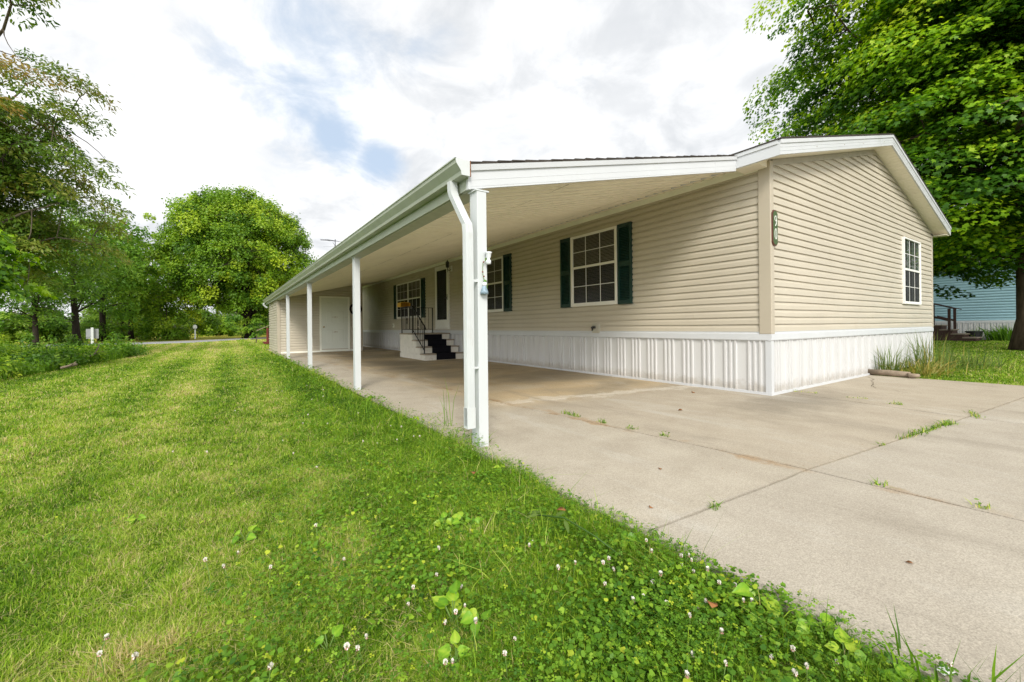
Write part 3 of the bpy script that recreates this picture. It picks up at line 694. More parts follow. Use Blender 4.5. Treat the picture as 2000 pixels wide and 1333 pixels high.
# roof deck
m = MB(); zt = 0.184
m.hexa([(CX - 0.03, CY0 - 0.018, sz(CX) + zt - 0.03), (EX + 0.02, CY0 - 0.018, sz(EX) + zt - 0.03), (EX + 0.02, CY1, sz(EX) + zt - 0.03), (CX - 0.03, CY1, sz(CX) + zt - 0.03),
        (CX - 0.03, CY0 - 0.018, sz(CX) + zt - 0.012), (EX + 0.02, CY0 - 0.018, sz(EX) + zt - 0.012), (EX + 0.02, CY1, sz(EX) + zt - 0.012), (CX - 0.03, CY1, sz(CX) + zt - 0.012)])
x = CX - 0.02; 
while x < EX - 0.15:
    j = random.uniform(-0.004, 0.004); h0 = 0.010 + random.uniform(0, 0.007)
    m.hexa([(x, CY0 - 0.022 + j, sz(x) + zt - 0.011), (x + 0.13, CY0 - 0.022 + j, sz(x + .13) + zt - 0.011), (x + 0.13, CY0 + 0.4, sz(x + .13) + zt - 0.011), (x, CY0 + 0.4, sz(x) + zt - 0.011),
            (x, CY0 - 0.022 + j, sz(x) + zt - 0.011 + h0), (x + 0.13, CY0 - 0.022 + j, sz(x + .13) + zt - 0.005), (x + 0.13, CY0 + 0.4, sz(x + .13) + zt - 0.005), (x, CY0 + 0.4, sz(x) + zt - 0.011 + h0)])
    x += 0.143
m.build('roof', M['shingle'], car)
# front fascia with rolled lines and a drip strip
m = MB(); X0, X1 = CX, EX - 0.002
def slab_y(x0, x1, y0, y1, h0, h1): m.hexa([(x0, y0, sz(x0) + h0), (x1, y0, sz(x1) + h0), (x1, y1, sz(x1) + h0), (x0, y1, sz(x0) + h0), (x0, y0, sz(x0) + h1), (x1, y0, sz(x1) + h1), (x1, y1, sz(x1) + h1), (x0, y1, sz(x0) + h1)])
slab_y(X0, X1, CY0, CY0 + 0.024, -0.03, 0.116)
m.hexa([(X0 + 0.02, CY0 - 0.014, sz(X0) + 0.118), (X1, CY0 - 0.014, sz(X1) + 0.118), (X1, CY0 + 0.024, sz(X1) + 0.118), (X0 + 0.02, CY0 + 0.024, sz(X0) + 0.118),
        (X0, CY0 - 0.020, sz(X0) + 0.160), (X1, CY0 - 0.020, sz(X1) + 0.160), (X1, CY0 + 0.024, sz(X1) + 0.160), (X0, CY0 + 0.024, sz(X0) + 0.160)])
for hh in (-0.012, 0.04): slab_y(X0 + 0.02, X1, CY0 - 0.0015, CY0, hh, hh + 0.003)
slab_y(-0.84, -0.834, CY0 - 0.0035, CY0, -0.028, 0.114)
slab_y(-1.42, -1.412, CY0 - 0.024, CY0 - 0.0135, 0.119, 0.158)
m.box(CX - 0.003, CX + 0.02, CY0 - 0.003, CY0 + 0.03, sz(CX) - 0.03, sz(CX) + 0.113)
m.build('fascia', M['white'], car)
m = MB(); m.box(CX - 0.0025, CX + 0.012, CY0 + 0.031, CY1, sz(CX) - 0.028, sz(CX) + 0.158); m.box(-4.355, -4.20, CY0 + 0.026, CY1 - 3.8, 2.012, sz(CX) - 0.002); m.build('beam', M['gutter'], car)
# gutter: K profile
prof = [(CX - 0.004, 2.222), (CX - 0.004, 2.106), (-4.446, 2.106), (-4.452, 2.135), (-4.470, 2.160), (-4.492, 2.190), (-4.496, 2.218), (-4.504, 2.220), (-4.504, 2.229), (-4.490, 2.229), (-4.488, 2.19), (-4.466, 2.165), (-4.447, 2.138), (-4.442, 2.111), (CX - 0.008, 2.111), (CX - 0.008, 2.222)]
m = MB(); n0 = len(prof); g0, g1_ = 0.215, 19.55
for i in range(n0):
    a, b = prof[i], prof[(i + 1) % n0]
    m.quad((a[0], g0, a[1]), (b[0], g0, b[1]), (b[0], g1_, b[1]), (a[0], g1_, a[1]))
for yy in (6.3, 12.6):                                       # joint bands
    for a, b in zip(prof[1:6], prof[2:7]):
        m.quad((a[0] - 0.002, yy, a[1] - 0.002), (b[0] - 0.002, yy, b[1] - 0.002), (b[0] - 0.002, yy + 0.09, b[1] - 0.002), (a[0] - 0.002, yy + 0.09, a[1] - 0.002))
gut = m.build('gutter', M['gutter'], car)
ec = [(CX - 0.003, 2.222), (CX - 0.003, 2.104), (-4.448, 2.104), (-4.454, 2.135), (-4.472, 2.160), (-4.494, 2.190), (-4.500, 2.226)]
m = MB(); m.prism([(p[0], g0 - 0.003, p[1]) for p in ec], (0, 0.003, 0)); m.build('end_cap', M['gutter_end'], gut)
m = MB(); m.box(CX - 0.006, CX + 0.001, g0 - 0.006, g0 - 0.0032, 2.10, 2.225); m.build('rusty_seam', M['rust'], gut)
m = MB(); m.tube([(-4.46, 19.52, 2.10), (-4.47, 19.54, 2.04), (-4.40, 19.55, 1.94), (-4.33, 19.55, 1.90)], 0.04, 8); m.build('outlet', M['gutter_end'], gut)
# downspout
def rect_sweep(mb, path, wx, wy):
    for (a, b) in zip(path[:-1], path[1:]):
        mb.hexa([(a[0] - wx, a[1] - wy, a[2]), (a[0] + wx, a[1] - wy, a[2]), (a[0] + wx, a[1] + wy, a[2]), (a[0] - wx, a[1] + wy, a[2]),
                 (b[0] - wx, b[1] - wy, b[2]), (b[0] + wx, b[1] - wy, b[2]), (b[0] + wx, b[1] + wy, b[2]), (b[0] - wx, b[1] + wy, b[2])])
m = MB()
path = [(-4.427, 0.42, 2.108), (-4.427, 0.415, 2.03), (-4.424, 0.400, 1.99), (-4.400, 0.265, 1.775), (-4.396, 0.232, 1.73), (-4.395, 0.222, 1.66), (-4.395, 0.222, 0.16)]
rect_sweep(m, path, 0.032, 0.028)
for k in (-0.018, 0.0, 0.018):                               # corrugation ribs
    rect_sweep(m, [(p[0] + k, p[1] - 0.0285, p[2]) for p in path[4:]], 0.004, 0.003)
    rect_sweep(m, [(p[0] - 0.033, p[1] + k * 0.8, p[2]) for p in path[4:]], 0.002, 0.0035)
m.box(-4.430, -4.360, 0.190, 0.254, 0.14, 0.30)
ds = m.build('downspout', M['gutter_end'], car)
m = MB(); m.box(-4.36, -4.32, 0.20, 0.222, 1.28, 1.30); m.build('clip', M['post'], ds)
m = MB(); m.box(-4.36, -4.32, 0.20, 0.222, 0.60, 0.615); m.build('clip', M['post'], ds)
def post(y):
    m = MB(); m.box(-4.322, -4.236, y, y + 0.12, GZ - 0.06, 2.012)
    p = m.build('post', M['post'], car, bevel=0.004)
    m = MB(); m.box(-4.335, -4.215, y - 0.004, y + 0.124, 2.000, 2.0118); m.build('bracket', M['post'], p)
for y in (0.20, 3.98, 8.30, 12.45): post(y)

# ------------------------------------------------------------------ storage shed closing the carport
shed = empty('storage_shed', (-2.7, 15.6, GZ), 'beige sided storage room with a white panel door at the far end of the carport', 'shed')
SX0, SX1, SY0, SY1 = -4.27, -1.15, 15.6, 19.2
def sclip(z):
    x = (z - 2.045) / 0.235 + CX
    return (max(SX0, x), SX1)
m = MB(); siding(m, lambda u, o, z: (u, SY0 - o, z), SX0, SX1, GZ + 0.06, sz(SX1) - 0.005, clip=sclip); siding(m, lambda u, o, z: (SX0 - o, u, z), SY0, SY1, GZ + 0.06, 2.03)
siding(m, lambda u, o, z: (SX1 + o, u, z), SY0, SY1, GZ + 0.06, sz(SX1) - 0.005)
m.build('siding', M['siding'], shed)
m = MB(); m.hexa([(SX0 + .003, SY0 + .003, GZ), (SX1 - .003, SY0 + .003, GZ), (SX1 - .003, SY1, GZ), (SX0 + .003, SY1, GZ), (SX0 + .003, SY0 + .003, sz(SX0) - .004), (SX1 - .003, SY0 + .003, sz(SX1) - .004), (SX1 - .003, SY1, sz(SX1) - .004), (SX0 + .003, SY1, sz(SX0) - .004)]); m.build('wall', M['siding'], shed)
m = MB(); m.box(SX0 - 0.032, SX0 + 0.08, SY0 - 0.032, SY0 + 0.10, GZ, 2.04); m.build('corner_trim', M['corner'], shed, bevel=0.005)
m = MB(); m.box(SX1 - 0.06, SX1 + 0.024, SY0 - 0.024, SY0 + 0.06, GZ, sz(SX1) - 0.01); m.build('corner_trim', M['corner'], shed, bevel=0.005)
m = MB(); m.box(SX0 + 0.08, SX1 - 0.06, SY0 - 0.022, SY0, GZ, GZ + 0.06); m.build('base_trim', M['trim'], shed)
dr = MB(); a, b, z0, z1 = -2.74, -1.72, 0.06, 2.15
yb = SY0
dr.box(a - 0.07, a, yb - 0.035, yb, z0 - 0.06, z1 + 0.07); dr.box(b, b + 0.07, yb - 0.035, yb, z0 - 0.06, z1 + 0.07); dr.box(a, b, yb - 0.035, yb, z1, z1 + 0.07); dr.box(a - 0.07, b + 0.07, yb - 0.05, yb, z0 - 0.075, z0)
door = dr.build('door', M['trim'], shed, bevel=0.004)
m = MB(); m.box(a + 0.004, b - 0.004, yb - 0.024, yb - 0.002, z0 + 0.035, z1 - 0.004)
w3 = (b - a)
for (cx0, cx1) in ((a + 0.13, a + w3 / 2 - 0.055), (a + w3 / 2 + 0.055, b - 0.13)):
    for (c0, c1) in ((z0 + 0.24, z0 + 0.86), (z0 + 1.02, z0 + 1.62), (z0 + 1.74, z0 + 1.96)):
        for q in ((cx0, cx1, c0, c0 + 0.022), (cx0, cx1, c1 - 0.022, c1), (cx0, cx0 + 0.022, c0 + 0.022, c1 - 0.022), (cx1 - 0.022, cx1, c0 + 0.022, c1 - 0.022)):
            m.box(q[0], q[1], yb - 0.030, yb - 0.0235, q[2], q[3])
        m.hexa([(cx0 + 0.05, yb - 0.024, c0 + 0.05), (cx1 - 0.05, yb - 0.024, c0 + 0.05), (cx1 - 0.05, yb - 0.024, c1 - 0.05), (cx0 + 0.05, yb - 0.024, c1 - 0.05),
                (cx0 + 0.07, yb - 0.030, c0 + 0.07), (cx1 - 0.07, yb - 0.030, c0 + 0.07), (cx1 - 0.07, yb - 0.030, c1 - 0.07), (cx0 + 0.07, yb - 0.030, c1 - 0.07)])
m.build('door_panel', M['door'], door)
m = MB(); m.box(a + 0.004, b - 0.004, yb - 0.02, yb - 0.002, z0 + 0.001, z0 + 0.034); m.build('threshold_gap', M['doordark'], door)
m = MB(); m.tube([(a + 0.075, yb - 0.02, 0.98), (a + 0.075, yb - 0.05, 0.98), (a + 0.075, yb - 0.058, 0.98), (a + 0.075, yb - 0.085, 0.98), (a + 0.075, yb - 0.095, 0.98)], [0.032, 0.02, 0.024, 0.032, 0.012], 12); m.build('door_knob', M['brass'], door, smooth=True)

# wreath on the shed wall
m = MB(); cx, cz, r = -1.42, 1.72, 0.215
random.seed(4)
for k in range(14):
    ph = random.uniform(0, 6.28); pts = []
    for i in range(33):
        t = 2 * math.pi * i / 32; rr = r + 0.030 * math.cos(5 * t + ph) + random.uniform(-.006, .006); pts.append((cx + rr * math.cos(t), SY0 - 0.05 + 0.02 * math.sin(5 * t + ph), cz + rr * math.sin(t)))
    m.tube(pts, 0.012, 5, cap=False)
tag(m.build('wreath', M['wreath']), 'round dark vine wreath hanging beside the white panel door', 'wreath')

# ------------------------------------------------------------------ steps, railing and things by the door
steps = empty('porch_steps', (-0.68, 9.5, GZ), 'white painted four riser steps with a landing below the storm door', 'steps')
SXa, SXb = -1.30, -0.06
ys = [8.55, 8.86, 9.17, 9.47]; zs = [0.17, 0.362, 0.552, 0.745]
LY1 = 10.56
m = MB()
for k in range(4):
    y0 = ys[k]; y1 = ys[k + 1] if k < 3 else LY1
    m.box(SXa + 0.02, SXb - 0.02, y0 + 0.02, y1, GZ, zs[k] - 0.04)
m.build('riser_block', M['steppaint'], steps)
for k in range(4):
    y1 = ys[k + 1] + 0.02 if k < 3 else LY1 + 0.02
    m = MB(); m.box(SXa - 0.01, SXb + 0.01, ys[k] - 0.015, y1, zs[k] - 0.038, zs[k]); m.build('tread', [M['steptread']], steps, bevel=0.006)
m = MB()
for k in range(4): m.box(SXa + 0.01, SXb - 0.01, ys[k] + 0.004, ys[k] + 0.019, (zs[k - 1] + 0.001 if k else GZ), zs[k] - 0.039)
for k in range(4):                                            # side boards with open gaps between them
    zb = (zs[k - 1] if k else GZ)
    m.box(SXa, SXa + 0.019, ys[k] + 0.022, LY1, zb + 0.006, zs[k] - 0.044)
    m.box(SXa - 0.004, SXa + 0.001, LY1 - 0.06, LY1 - 0.01, zb + 0.01, zs[k] - 0.05)
m.build('side_board', M['steppaint'], steps)
m = MB()
for k in range(3):
    a, b = -0.94, -0.33
    zb = zs[k - 1] if k else GZ + 0.004
    m.box(a, b, ys[k] - 0.020, ys[k] - 0.0155, zb + 0.004, zs[k] + 0.006)
    m.box(a, b, ys[k] - 0.0155, ys[k + 1] + 0.003, zs[k] + 0.0005, zs[k] + 0.006)
m.box(a, b, ys[3] - 0.0045, ys[3] + 0.0035, zs[2] + 0.004, zs[3] - 0.039)
rug = m.build('carpet_runner', M['carpet']); tag(rug, 'black carpet runner laid down the middle of the white steps', 'carpet')

rail = empty('stair_railing', (-1.27, 9.6, 0.745), 'black wrought iron railing with scrolls on the white steps', 'railing')
RX = -1.255
posts = [(RX, 8.66, zs[0]), (RX, 9.56, zs[3]), (RX, 10.48, zs[3]), (-0.20, 10.48, zs[3])]
tops = [0.96, 1.57, 1.57, 1.57]
for (x, y, z), t in zip(posts, tops):
    m = MB(); m.box(x - 0.014, x + 0.014, y - 0.014, y + 0.014, z, t); m.box(x - 0.04, x + 0.04, y - 0.04, y + 0.04, z + 0.0005, z + 0.006); m.build('rail_post', M['black'], rail)
def bar(mb, a, b, hw=0.012, hh=0.009):
    mb.hexa([(a[0] - hw, a[1], a[2] - hh), (a[0] + hw, a[1], a[2] - hh), (b[0] + hw, b[1], b[2] - hh), (b[0] - hw, b[1], b[2] - hh), (a[0] - hw, a[1], a[2] + hh), (a[0] + hw, a[1], a[2] + hh), (b[0] + hw, b[1], b[2] + hh), (b[0] - hw, b[1], b[2] + hh)])
m = MB(); bar(m, (RX, 8.60, 0.93), (RX, 9.56, 1.57), 0.020); bar(m, (RX, 9.56, 1.572), (RX, 10.5, 1.572), 0.020); m.box(RX, -0.18, 10.465, 10.495, 1.563, 1.581)
bar(m, (RX, 8.60, 0.93), (RX, 8.55, 0.86), 0.016)
m.build('handrail', M['black'], rail)
m = MB(); bar(m, (RX, 8.66, 0.26), (RX, 9.56, 0.86)); bar(m, (RX, 9.56, 0.862), (RX, 10.5, 0.862)); m.box(RX, -0.18, 10.472, 10.488, 0.853, 0.871); m.build('lower_rail', M['black'], rail)
m = MB()
for k in range(1, 7):
    y = 8.66 + 0.9 * k / 7; zb = 0.26 + 0.6 * k / 7; m.box(RX - 0.006, RX + 0.006, y - 0.006, y + 0.006, zb, zb + 0.70 - 0.03 * 0)
for k in range(1, 7):
    y = 9.56 + 0.92 * k / 7; m.box(RX - 0.006, RX + 0.006, y - 0.006, y + 0.006, 0.862, 1.57)
for k in range(1, 8):
    x = RX + 1.05 * k / 8; m.box(x - 0.006, x + 0.006, 10.474, 10.486, 0.862, 1.57)
m.build('baluster', M['black'], rail)
for yc, zc in ((9.11, 0.92), (10.02, 1.22)):
    m = MB()
    for s in (-1, 1):
        for q in (-1, 1):
            m.tube([(RX, yc + s * 0.055 * math.sin(t * 0.5) * (1 - t / 9), zc + q * (0.02 + 0.20 * t / 7) - 0.0 + 0.03 * math.cos(t)) for t in np.linspace(0.2, 6.8, 16)], 0.006, 5)
    m.build('scroll', M['black'], rail)
tub = MB()                                                     # yellow open-ended paper tube above the railing
c = Vector((-1.19, 10.48, 1.66)); wx, hz_, d = 0.155, 0.075, 0.16
def ring(sx, sz_): return [(c.x - sx, 0, c.z - sz_), (c.x + sx, 0, c.z - sz_), (c.x + sx, 0, c.z + sz_ * 0.7), (c.x + sx * 0.6, 0, c.z + sz_), (c.x - sx * 0.6, 0, c.z + sz_), (c.x - sx, 0, c.z + sz_ * 0.7)]
outer, inner = ring(wx, hz_), ring(wx - 0.012, hz_ - 0.012)
for i in range(6):
    j = (i + 1) % 6
    a0, a1, b0, b1 = outer[i], outer[j], inner[i], inner[j]
    P = lambda p, y: (p[0], y, p[2])
    tub.quad(P(a0, c.y - d), P(a1, c.y - d), P(a1, c.y + d), P(a0, c.y + d)); tub.quad(P(b0, c.y - d), P(b1, c.y - d), P(b1, c.y + d), P(b0, c.y + d)); tub.quad(P(a0, c.y - d), P(a1, c.y - d), P(b1, c.y - d), P(b0, c.y - d))
tub.quad(*[(p[0], c.y + d, p[2]) for p in outer])
ybx = tub.build('newspaper_box', M['yellow']); tag(ybx, 'yellow open fronted plastic newspaper box sitting on the black railing', 'newspaper box')
ybx.data.update()
# lantern
lan = empty('wall_lantern', (-0.05, 9.36, 2.78), 'small black wall lantern to the right of the storm door', 'lantern')
m = MB(); m.box(-0.045, -0.016, 9.31, 9.41, 2.68, 2.86); m.build('back_plate', M['winframe'], lan, bevel=0.004)
m = MB(); m.tube([(-0.045, 9.36, 2.74), (-0.12, 9.36, 2.70), (-0.17, 9.36, 2.74), (-0.17, 9.36, 2.80)], 0.010, 6); m.lathe((-0.17, 9.36, 2.80), [(0.03, -0.01), (0.055, 0.0), (0.055, 0.012)], 8); m.lathe((-0.17, 9.36, 2.95), [(0.062, 0.0), (0.055, 0.015), (0.02, 0.05), (0.008, 0.085)], 8)
for k in range(4): a = k * math.pi / 2 + .78; m.tube([(-0.17 + 0.05 * math.cos(a), 9.36 + 0.05 * math.sin(a), 2.81), (-0.17 + 0.056 * math.cos(a), 9.36 + 0.056 * math.sin(a), 2.952)], 0.005, 4)
m.tube([(-0.17, 9.36, 2.79), (-0.17, 9.36, 2.70), (-0.17, 9.36, 2.64)], [0.012, 0.008, 0.004], 6)
m.build('bracket', M['black'], lan)
m = MB(); m.lathe((-0.17, 9.36, 2.812), [(0.044, 0), (0.048, 0.138)], 8); m.build('glass_shade', M['screenglass'], lan)
# utility boxes low on the wall
fau = empty('hose_faucet', (-0.02, 3.12, 0.88), 'beige mounting block with a black hose faucet low on the long wall', 'faucet')
m = MB(); m.box(-0.055, -0.003, 3.03, 3.215, 0.785, 0.975); m.box(-0.062, -0.055, 3.045, 3.20, 0.80, 0.96); m.build('mounting_block', M['grey_box'], fau, bevel=0.004)
m = MB(); m.tube([(-0.06, 3.12, 0.885), (-0.12, 3.12, 0.885), (-0.14, 3.12, 0.86), (-0.145, 3.12, 0.83)], 0.014, 8); m.tube([(-0.10, 3.12, 0.885), (-0.10, 3.12, 0.915)], 0.008, 6)
for k in range(6): a = k * math.pi / 3; m.tube([(-0.10 + 0.03 * math.cos(a), 3.12 + 0.03 * math.sin(a), 0.915), (-0.10 + 0.03 * math.cos(a + 1.05), 3.12 + 0.03 * math.sin(a + 1.05), 0.915)], 0.006, 5)
m.lathe((-0.11, 3.155, 0.86), [(0.0, 0), (0.022, 0.01), (0.022, 0.04), (0.0, 0.05)], 8)
m.build('tap', M['black'], fau)
ob = empty('outlet_box', (-0.02, 14.9, 1.0), 'small pale outlet box on the wall left of the double window', 'outlet')
m = MB(); m.box(-0.05, -0.003, 14.85, 15.0, 0.93, 1.10); m.build('cover', M['trim'], ob, bevel=0.005)
m = MB(); m.box(-0.056, -0.05, 14.88, 14.97, 0.97, 1.06); m.build('lid', M['grey_box'], ob)
m = MB(); m.tube([(-0.022, 7.19, 1.08), (-0.024, 7.20, 0.95), (-0.040, 7.17, 0.83), (-0.042, 7.16, 0.70)], 0.004, 5); tag(m.build('cable', M['black']), 'thin dark cable hanging on the long wall below the middle window', 'cable')

# house number plaque
pq = empty('house_number_plaque', (0.06, -0.04, 2.2), 'green plaque with rusty edge and white number 90 on the corner trim', 'house number')
def plaque_ring(w, h, y): return [(0.052 + sx * w * a, y, 2.195 + b * h) for sx, a, b in ((1, 0.45, -1), (1, 0.7, -0.93), (1, 1, -0.83), (1, 1, 0.83), (1, 0.7, 0.9), (1, 0.5, 1), (-1, 0.5, 1), (-1, 0.7, 0.9), (-1, 1, 0.83), (-1, 1, -0.83), (-1, 0.7, -0.93), (-1, 0.45, -1))]
m = MB(); m.prism(plaque_ring(0.070, 0.235, -0.058), (0, 0.026, 0)); m.build('board', M['plaque_edge'], pq, bevel=0.003)
m = MB(); m.prism(plaque_ring(0.060, 0.222, -0.0605), (0, 0.004, 0)); m.build('face', M['plaque'], pq)
def numeral(ch, zc):
    cu = bpy.data.curves.new('numeral', 'FONT'); cu.body = ch; cu.size = 0.22; cu.extrude = 0.003; cu.offset = -0.0065; cu.align_x = 'CENTER'; cu.align_y = 'CENTER'
    o = bpy.data.objects.new('tmp', cu); COL.objects.link(o)
    dg = bpy.context.evaluated_depsgraph_get(); me = bpy.data.meshes.new_from_object(o.evaluated_get(dg)); bpy.data.objects.remove(o)
    me.transform(Matrix.Translation((0.054, -0.0625, zc)) @ Matrix.Rotation(R(90), 4, 'X') @ Matrix.Diagonal((0.70, 1, 1, 1)))
    me.materials.clear(); me.materials.append(M['numeral']); d = bpy.data.objects.new('digit', me); COL.objects.link(d); attach(d, pq); return d
numeral('9', 2.275); numeral('0', 2.105)

# hanging ornament on the front face of the near post
orn = empty('hanging_ornament', (-4.25, 0.19, 1.42), 'string of white shells, red beads and a blue grey bell hung on the near post', 'ornament')
oc = lambda dx, z, dy=-0.02: (-4.262 + dx, 0.20 + dy, z)
m = MB(); m.tube([oc(0.008, 1.46), oc(-0.025, 1.43), oc(-0.028, 1.36), oc(-0.020, 1.31), oc(-0.005, 1.275)], 0.0025, 5); m.box(-4.256, -4.228, 0.170, 0.1995, 1.455, 1.475); m.build('string', M['stem'], orn)
m = MB(); m.lathe(oc(0.018, 1.42, -0.035), [(0.006, 0), (0.020, 0.004), (0.021, 0.03), (0.013, 0.036), (0.012, 0.045), (0.020, 0.06), (0.022, 0.085), (0.031, 0.096), (0.026, 0.098)], 12); m.build('shell_cup', M['clear'], orn, smooth=True)
for dx, z in ((-0.018, 1.438), (-0.027, 1.36), (-0.016, 1.325)):
    m = MB(); m.lathe(oc(dx, z - 0.007), [(0.001, 0), (0.007, 0.004), (0.007, 0.009), (0.001, 0.014)], 8)
    m.build('bead', M['beadred'], orn, smooth=True)
m = MB(); m.lathe(oc(-0.014, 1.185), [(0.033, 0), (0.031, 0.02), (0.018, 0.055), (0.014, 0.062)], 12); m.build('bell', M['bluebell'], orn, smooth=True)
m = MB(); m.lathe(oc(-0.010, 1.247), [(0.012, 0), (0.019, 0.010), (0.018, 0.026), (0.010, 0.034)], 12); m.build('ball', M['clear'], orn, smooth=True)
m = MB(); m.lathe(oc(-0.006, 1.281), [(0.010, -0.002), (0.014, 0.003), (0.012, 0.014), (0.004, 0.018)], 10); m.tube([oc(0.012, 1.27), oc(0.012, 1.22)], 0.003, 5); m.build('cap', M['beadgreen'], orn, smooth=True)

# tv antenna on the roof above the storage room
ant = empty('tv_antenna', (-2.0, 16.5, 2.76), 'thin grey television antenna on a mast behind the gutter', 'antenna')
m = MB(); m.tube([(-2.0, 16.5, 2.72), (-2.0, 16.5, 4.74)], 0.016, 6); m.build('mast', M['antenna'], ant)
m = MB(); A = Vector((-2.0, 16.5, 4.68)); dv = (-RT * 0.88 - FW * 0.3)
m.tube([A + dv * -0.03, A + dv * 0.62], 0.013, 5); m.tube([A + Vector((0, 0, -.22)), A + dv * 0.10 + Vector((0, 0, -0.08))], 0.010, 4)
m.build('boom', M['antenna'], ant)
m = MB(); pd = (FW * 0.75 + RT * 0.55 + Vector((0, 0, 0.0)))
for t, ln in ((0.0, 0.42), (0.13, 0.36), (0.27, 0.3), (0.42, 0.25)): m.tube([A + dv * t - pd * ln, A + dv * t + pd * ln], 0.006, 4)
for s in (-1, 1): m.tube([A + Vector((0, 0, -0.26)) - dv * 0.05, A + Vector((0, 0, -0.28)) + dv * 0.5 * s], 0.004, 4)
m.build('element', M['antenna'], ant)
m = MB(); m.box(-2.03, -1.97, 16.47, 16.53, 4.38, 4.46); m.build('junction_box', M['black'], ant)

# ------------------------------------------------------------------ blue neighbour house
nb = empty('blue_house', (26.4, 4, GZ), 'pale blue sided mobile home with white skirting behind the maple', 'house')
BX, BY0, BY1 = 26.5, -9.5, 17.0
m = MB(); siding(m, lambda u, o, z: (BX - o, u, z), BY0, BY1, 0.98, 3.98, h=0.137, lip=0.030); m.build('siding', M['bluesiding'], nb)
m = MB(); m.box(BX, BX + 8.2, BY0, BY1, GZ, 3.98); m.build('wall', M['bluesiding'], nb)
m = MB(); m.box(BX - 0.03, BX, BY0, BY1, 0.86, 0.98); m.box(BX - 0.36, BX - 0.33, BY0 - 0.3, BY1 + 0.3, 3.98, 4.15); m.box(BX - 0.33, BX, BY0, BY1, 3.98, 3.99); m.build('fascia', M['white'], nb)
m = MB()
for q in range(int((BY1 - BY0) / 0.2)):
    u = BY0 + q * 0.2; m.box(BX - 0.012, BX, u, u + 0.11, GZ, 0.86); m.box(BX - 0.028, BX, u + 0.12, u + 0.18, GZ, 0.86)
m.build('skirting', M['skirt'], nb)
m = MB(); 
for xa, xb in ((BX - 0.38, BX + 4.1), (BX + 8.6, BX + 4.1)):
    za, zb = 4.13, 5.3
    m.hexa([(xa, BY0 - 0.3, za), (xb, BY0 - 0.3, zb), (xb, BY1 + 0.3, zb), (xa, BY1 + 0.3, za), (xa, BY0 - 0.3, za + 0.04), (xb, BY0 - 0.3, zb + 0.04), (xb, BY1 + 0.3, zb + 0.04), (xa, BY1 + 0.3, za + 0.04)])
m.prism([(BX, BY0 + .01, 3.98), (BX + 8.2, BY0 + .01, 3.98), (BX + 4.1, BY0 + .01, 5.2)], (0, BY1 - BY0 - .02, 0))
m.build('roof', M['greyshingle'], nb)
m = MB(); m.tube([(BX - 0.03, -0.3, 1.0), (BX - 0.14, -0.3, 1.0), (BX - 0.16, -0.3, 0.94)], 0.03, 6); tag(m.build('wall_tap', M['black']), 'small dark tap on the white belt of the blue house', 'tap')

# brown steps beside it
bs = empty('wooden_steps', (24.6, 3.0, GZ), 'dark brown wooden steps with railing in front of the blue house', 'steps')
bx0, bx1 = 24.1, 25.4
for k, (y0, y1, z) in enumerate(((1.45, 1.95, 0.16), (1.85, 2.35, 0.34), (2.25, 2.75, 0.55), (2.65, 4.6, 0.78))):
    m = MB(); m.box(bx0, bx1, y0, y1, z - 0.05, z); m.build('tread', M['greytread'], bs)
m = MB()
for (y0, y1, z) in ((1.5, 1.9, 0.10), (1.9, 2.3, 0.285), (2.3, 2.7, 0.495), (2.7, 4.6, 0.725)): m.box(bx0 + 0.03, bx1 - 0.03, y0, y1, GZ, z)
m.build('stringer', M['brownwood'], bs)
for (x, y, zb, zt2) in ((bx0 + 0.05, 2.40, 0.3, 1.60), (bx0 + 0.05, 3.05, 0.7, 1.82), (bx0 + 0.05, 4.5, 0.7, 1.95), (bx1 - 0.05, 2.40, 0.3, 1.60), (bx1 - 0.05, 3.2, 0.7, 1.85)):
    m = MB(); m.box(x - 0.05, x + 0.05, y - 0.05, y + 0.05, zb, zt2); m.build('rail_post', M['brownwood'], bs)
for x in (bx0 + 0.05, bx1 - 0.05):
    m = MB()
    bar(m, (x, 2.15, 1.56), (x, 3.1, 1.90), 0.07, 0.02); bar(m, (x, 3.1, 1.90), (x, 4.6, 1.99), 0.07, 0.02)
    bar(m, (x, 2.42, 1.0), (x, 3.05, 1.22), 0.02, 0.05)
    m.build('handrail', M['brownwood'], bs)
m = MB(); m.lathe((25.6, 1.75, GZ), [(0.24, 0), (0.26, 0.1), (0.30, 0.40), (0.34, 0.42), (0.34, 0.47), (0.29, 0.47), (0.28, 0.42)], 20)
pl = empty('planter_tub', (25.6, 1.75, GZ), 'charcoal plastic tub planter by the white skirting of the blue house', 'planter'); m.build('tub', M['tub'], pl)

# ------------------------------------------------------------------ far posts beyond the lawn
sg = empty('road_sign', (-15.5, 48.5, GZ), 'blank grey sign back on a white post across the lawn', 'sign')
c = site(-820 / 823 * 27.0, 27.0); sg.location = c
m = MB(); m.box(c.x - 0.06, c.x + 0.06, c.y - 0.06, c.y + 0.06, GZ, 1.13); m.build('post', M['post'], sg)
m = MB(); vd = (c - CAM); vd.z = 0; vd.normalize(); vt = Vector((vd.y, -vd.x, 0)); q = [c + vt * s * 0.29 + vd * 0.09 for s in (-1, 1)]; m.hexa([(q[0].x, q[0].y, 0.42), (q[1].x, q[1].y, 0.42), (q[1].x + vd.x * .01, q[1].y + vd.y * .01, 0.42), (q[0].x + vd.x * .01, q[0].y + vd.y * .01, 0.42), (q[0].x, q[0].y, 1.04), (q[1].x, q[1].y, 1.04), (q[1].x + vd.x * .01, q[1].y + vd.y * .01, 1.04), (q[0].x + vd.x * .01, q[0].y + vd.y * .01, 1.04)]); m.build('panel', M['signback'], sg)
c = Vector((-8.35, 49.8, GZ))
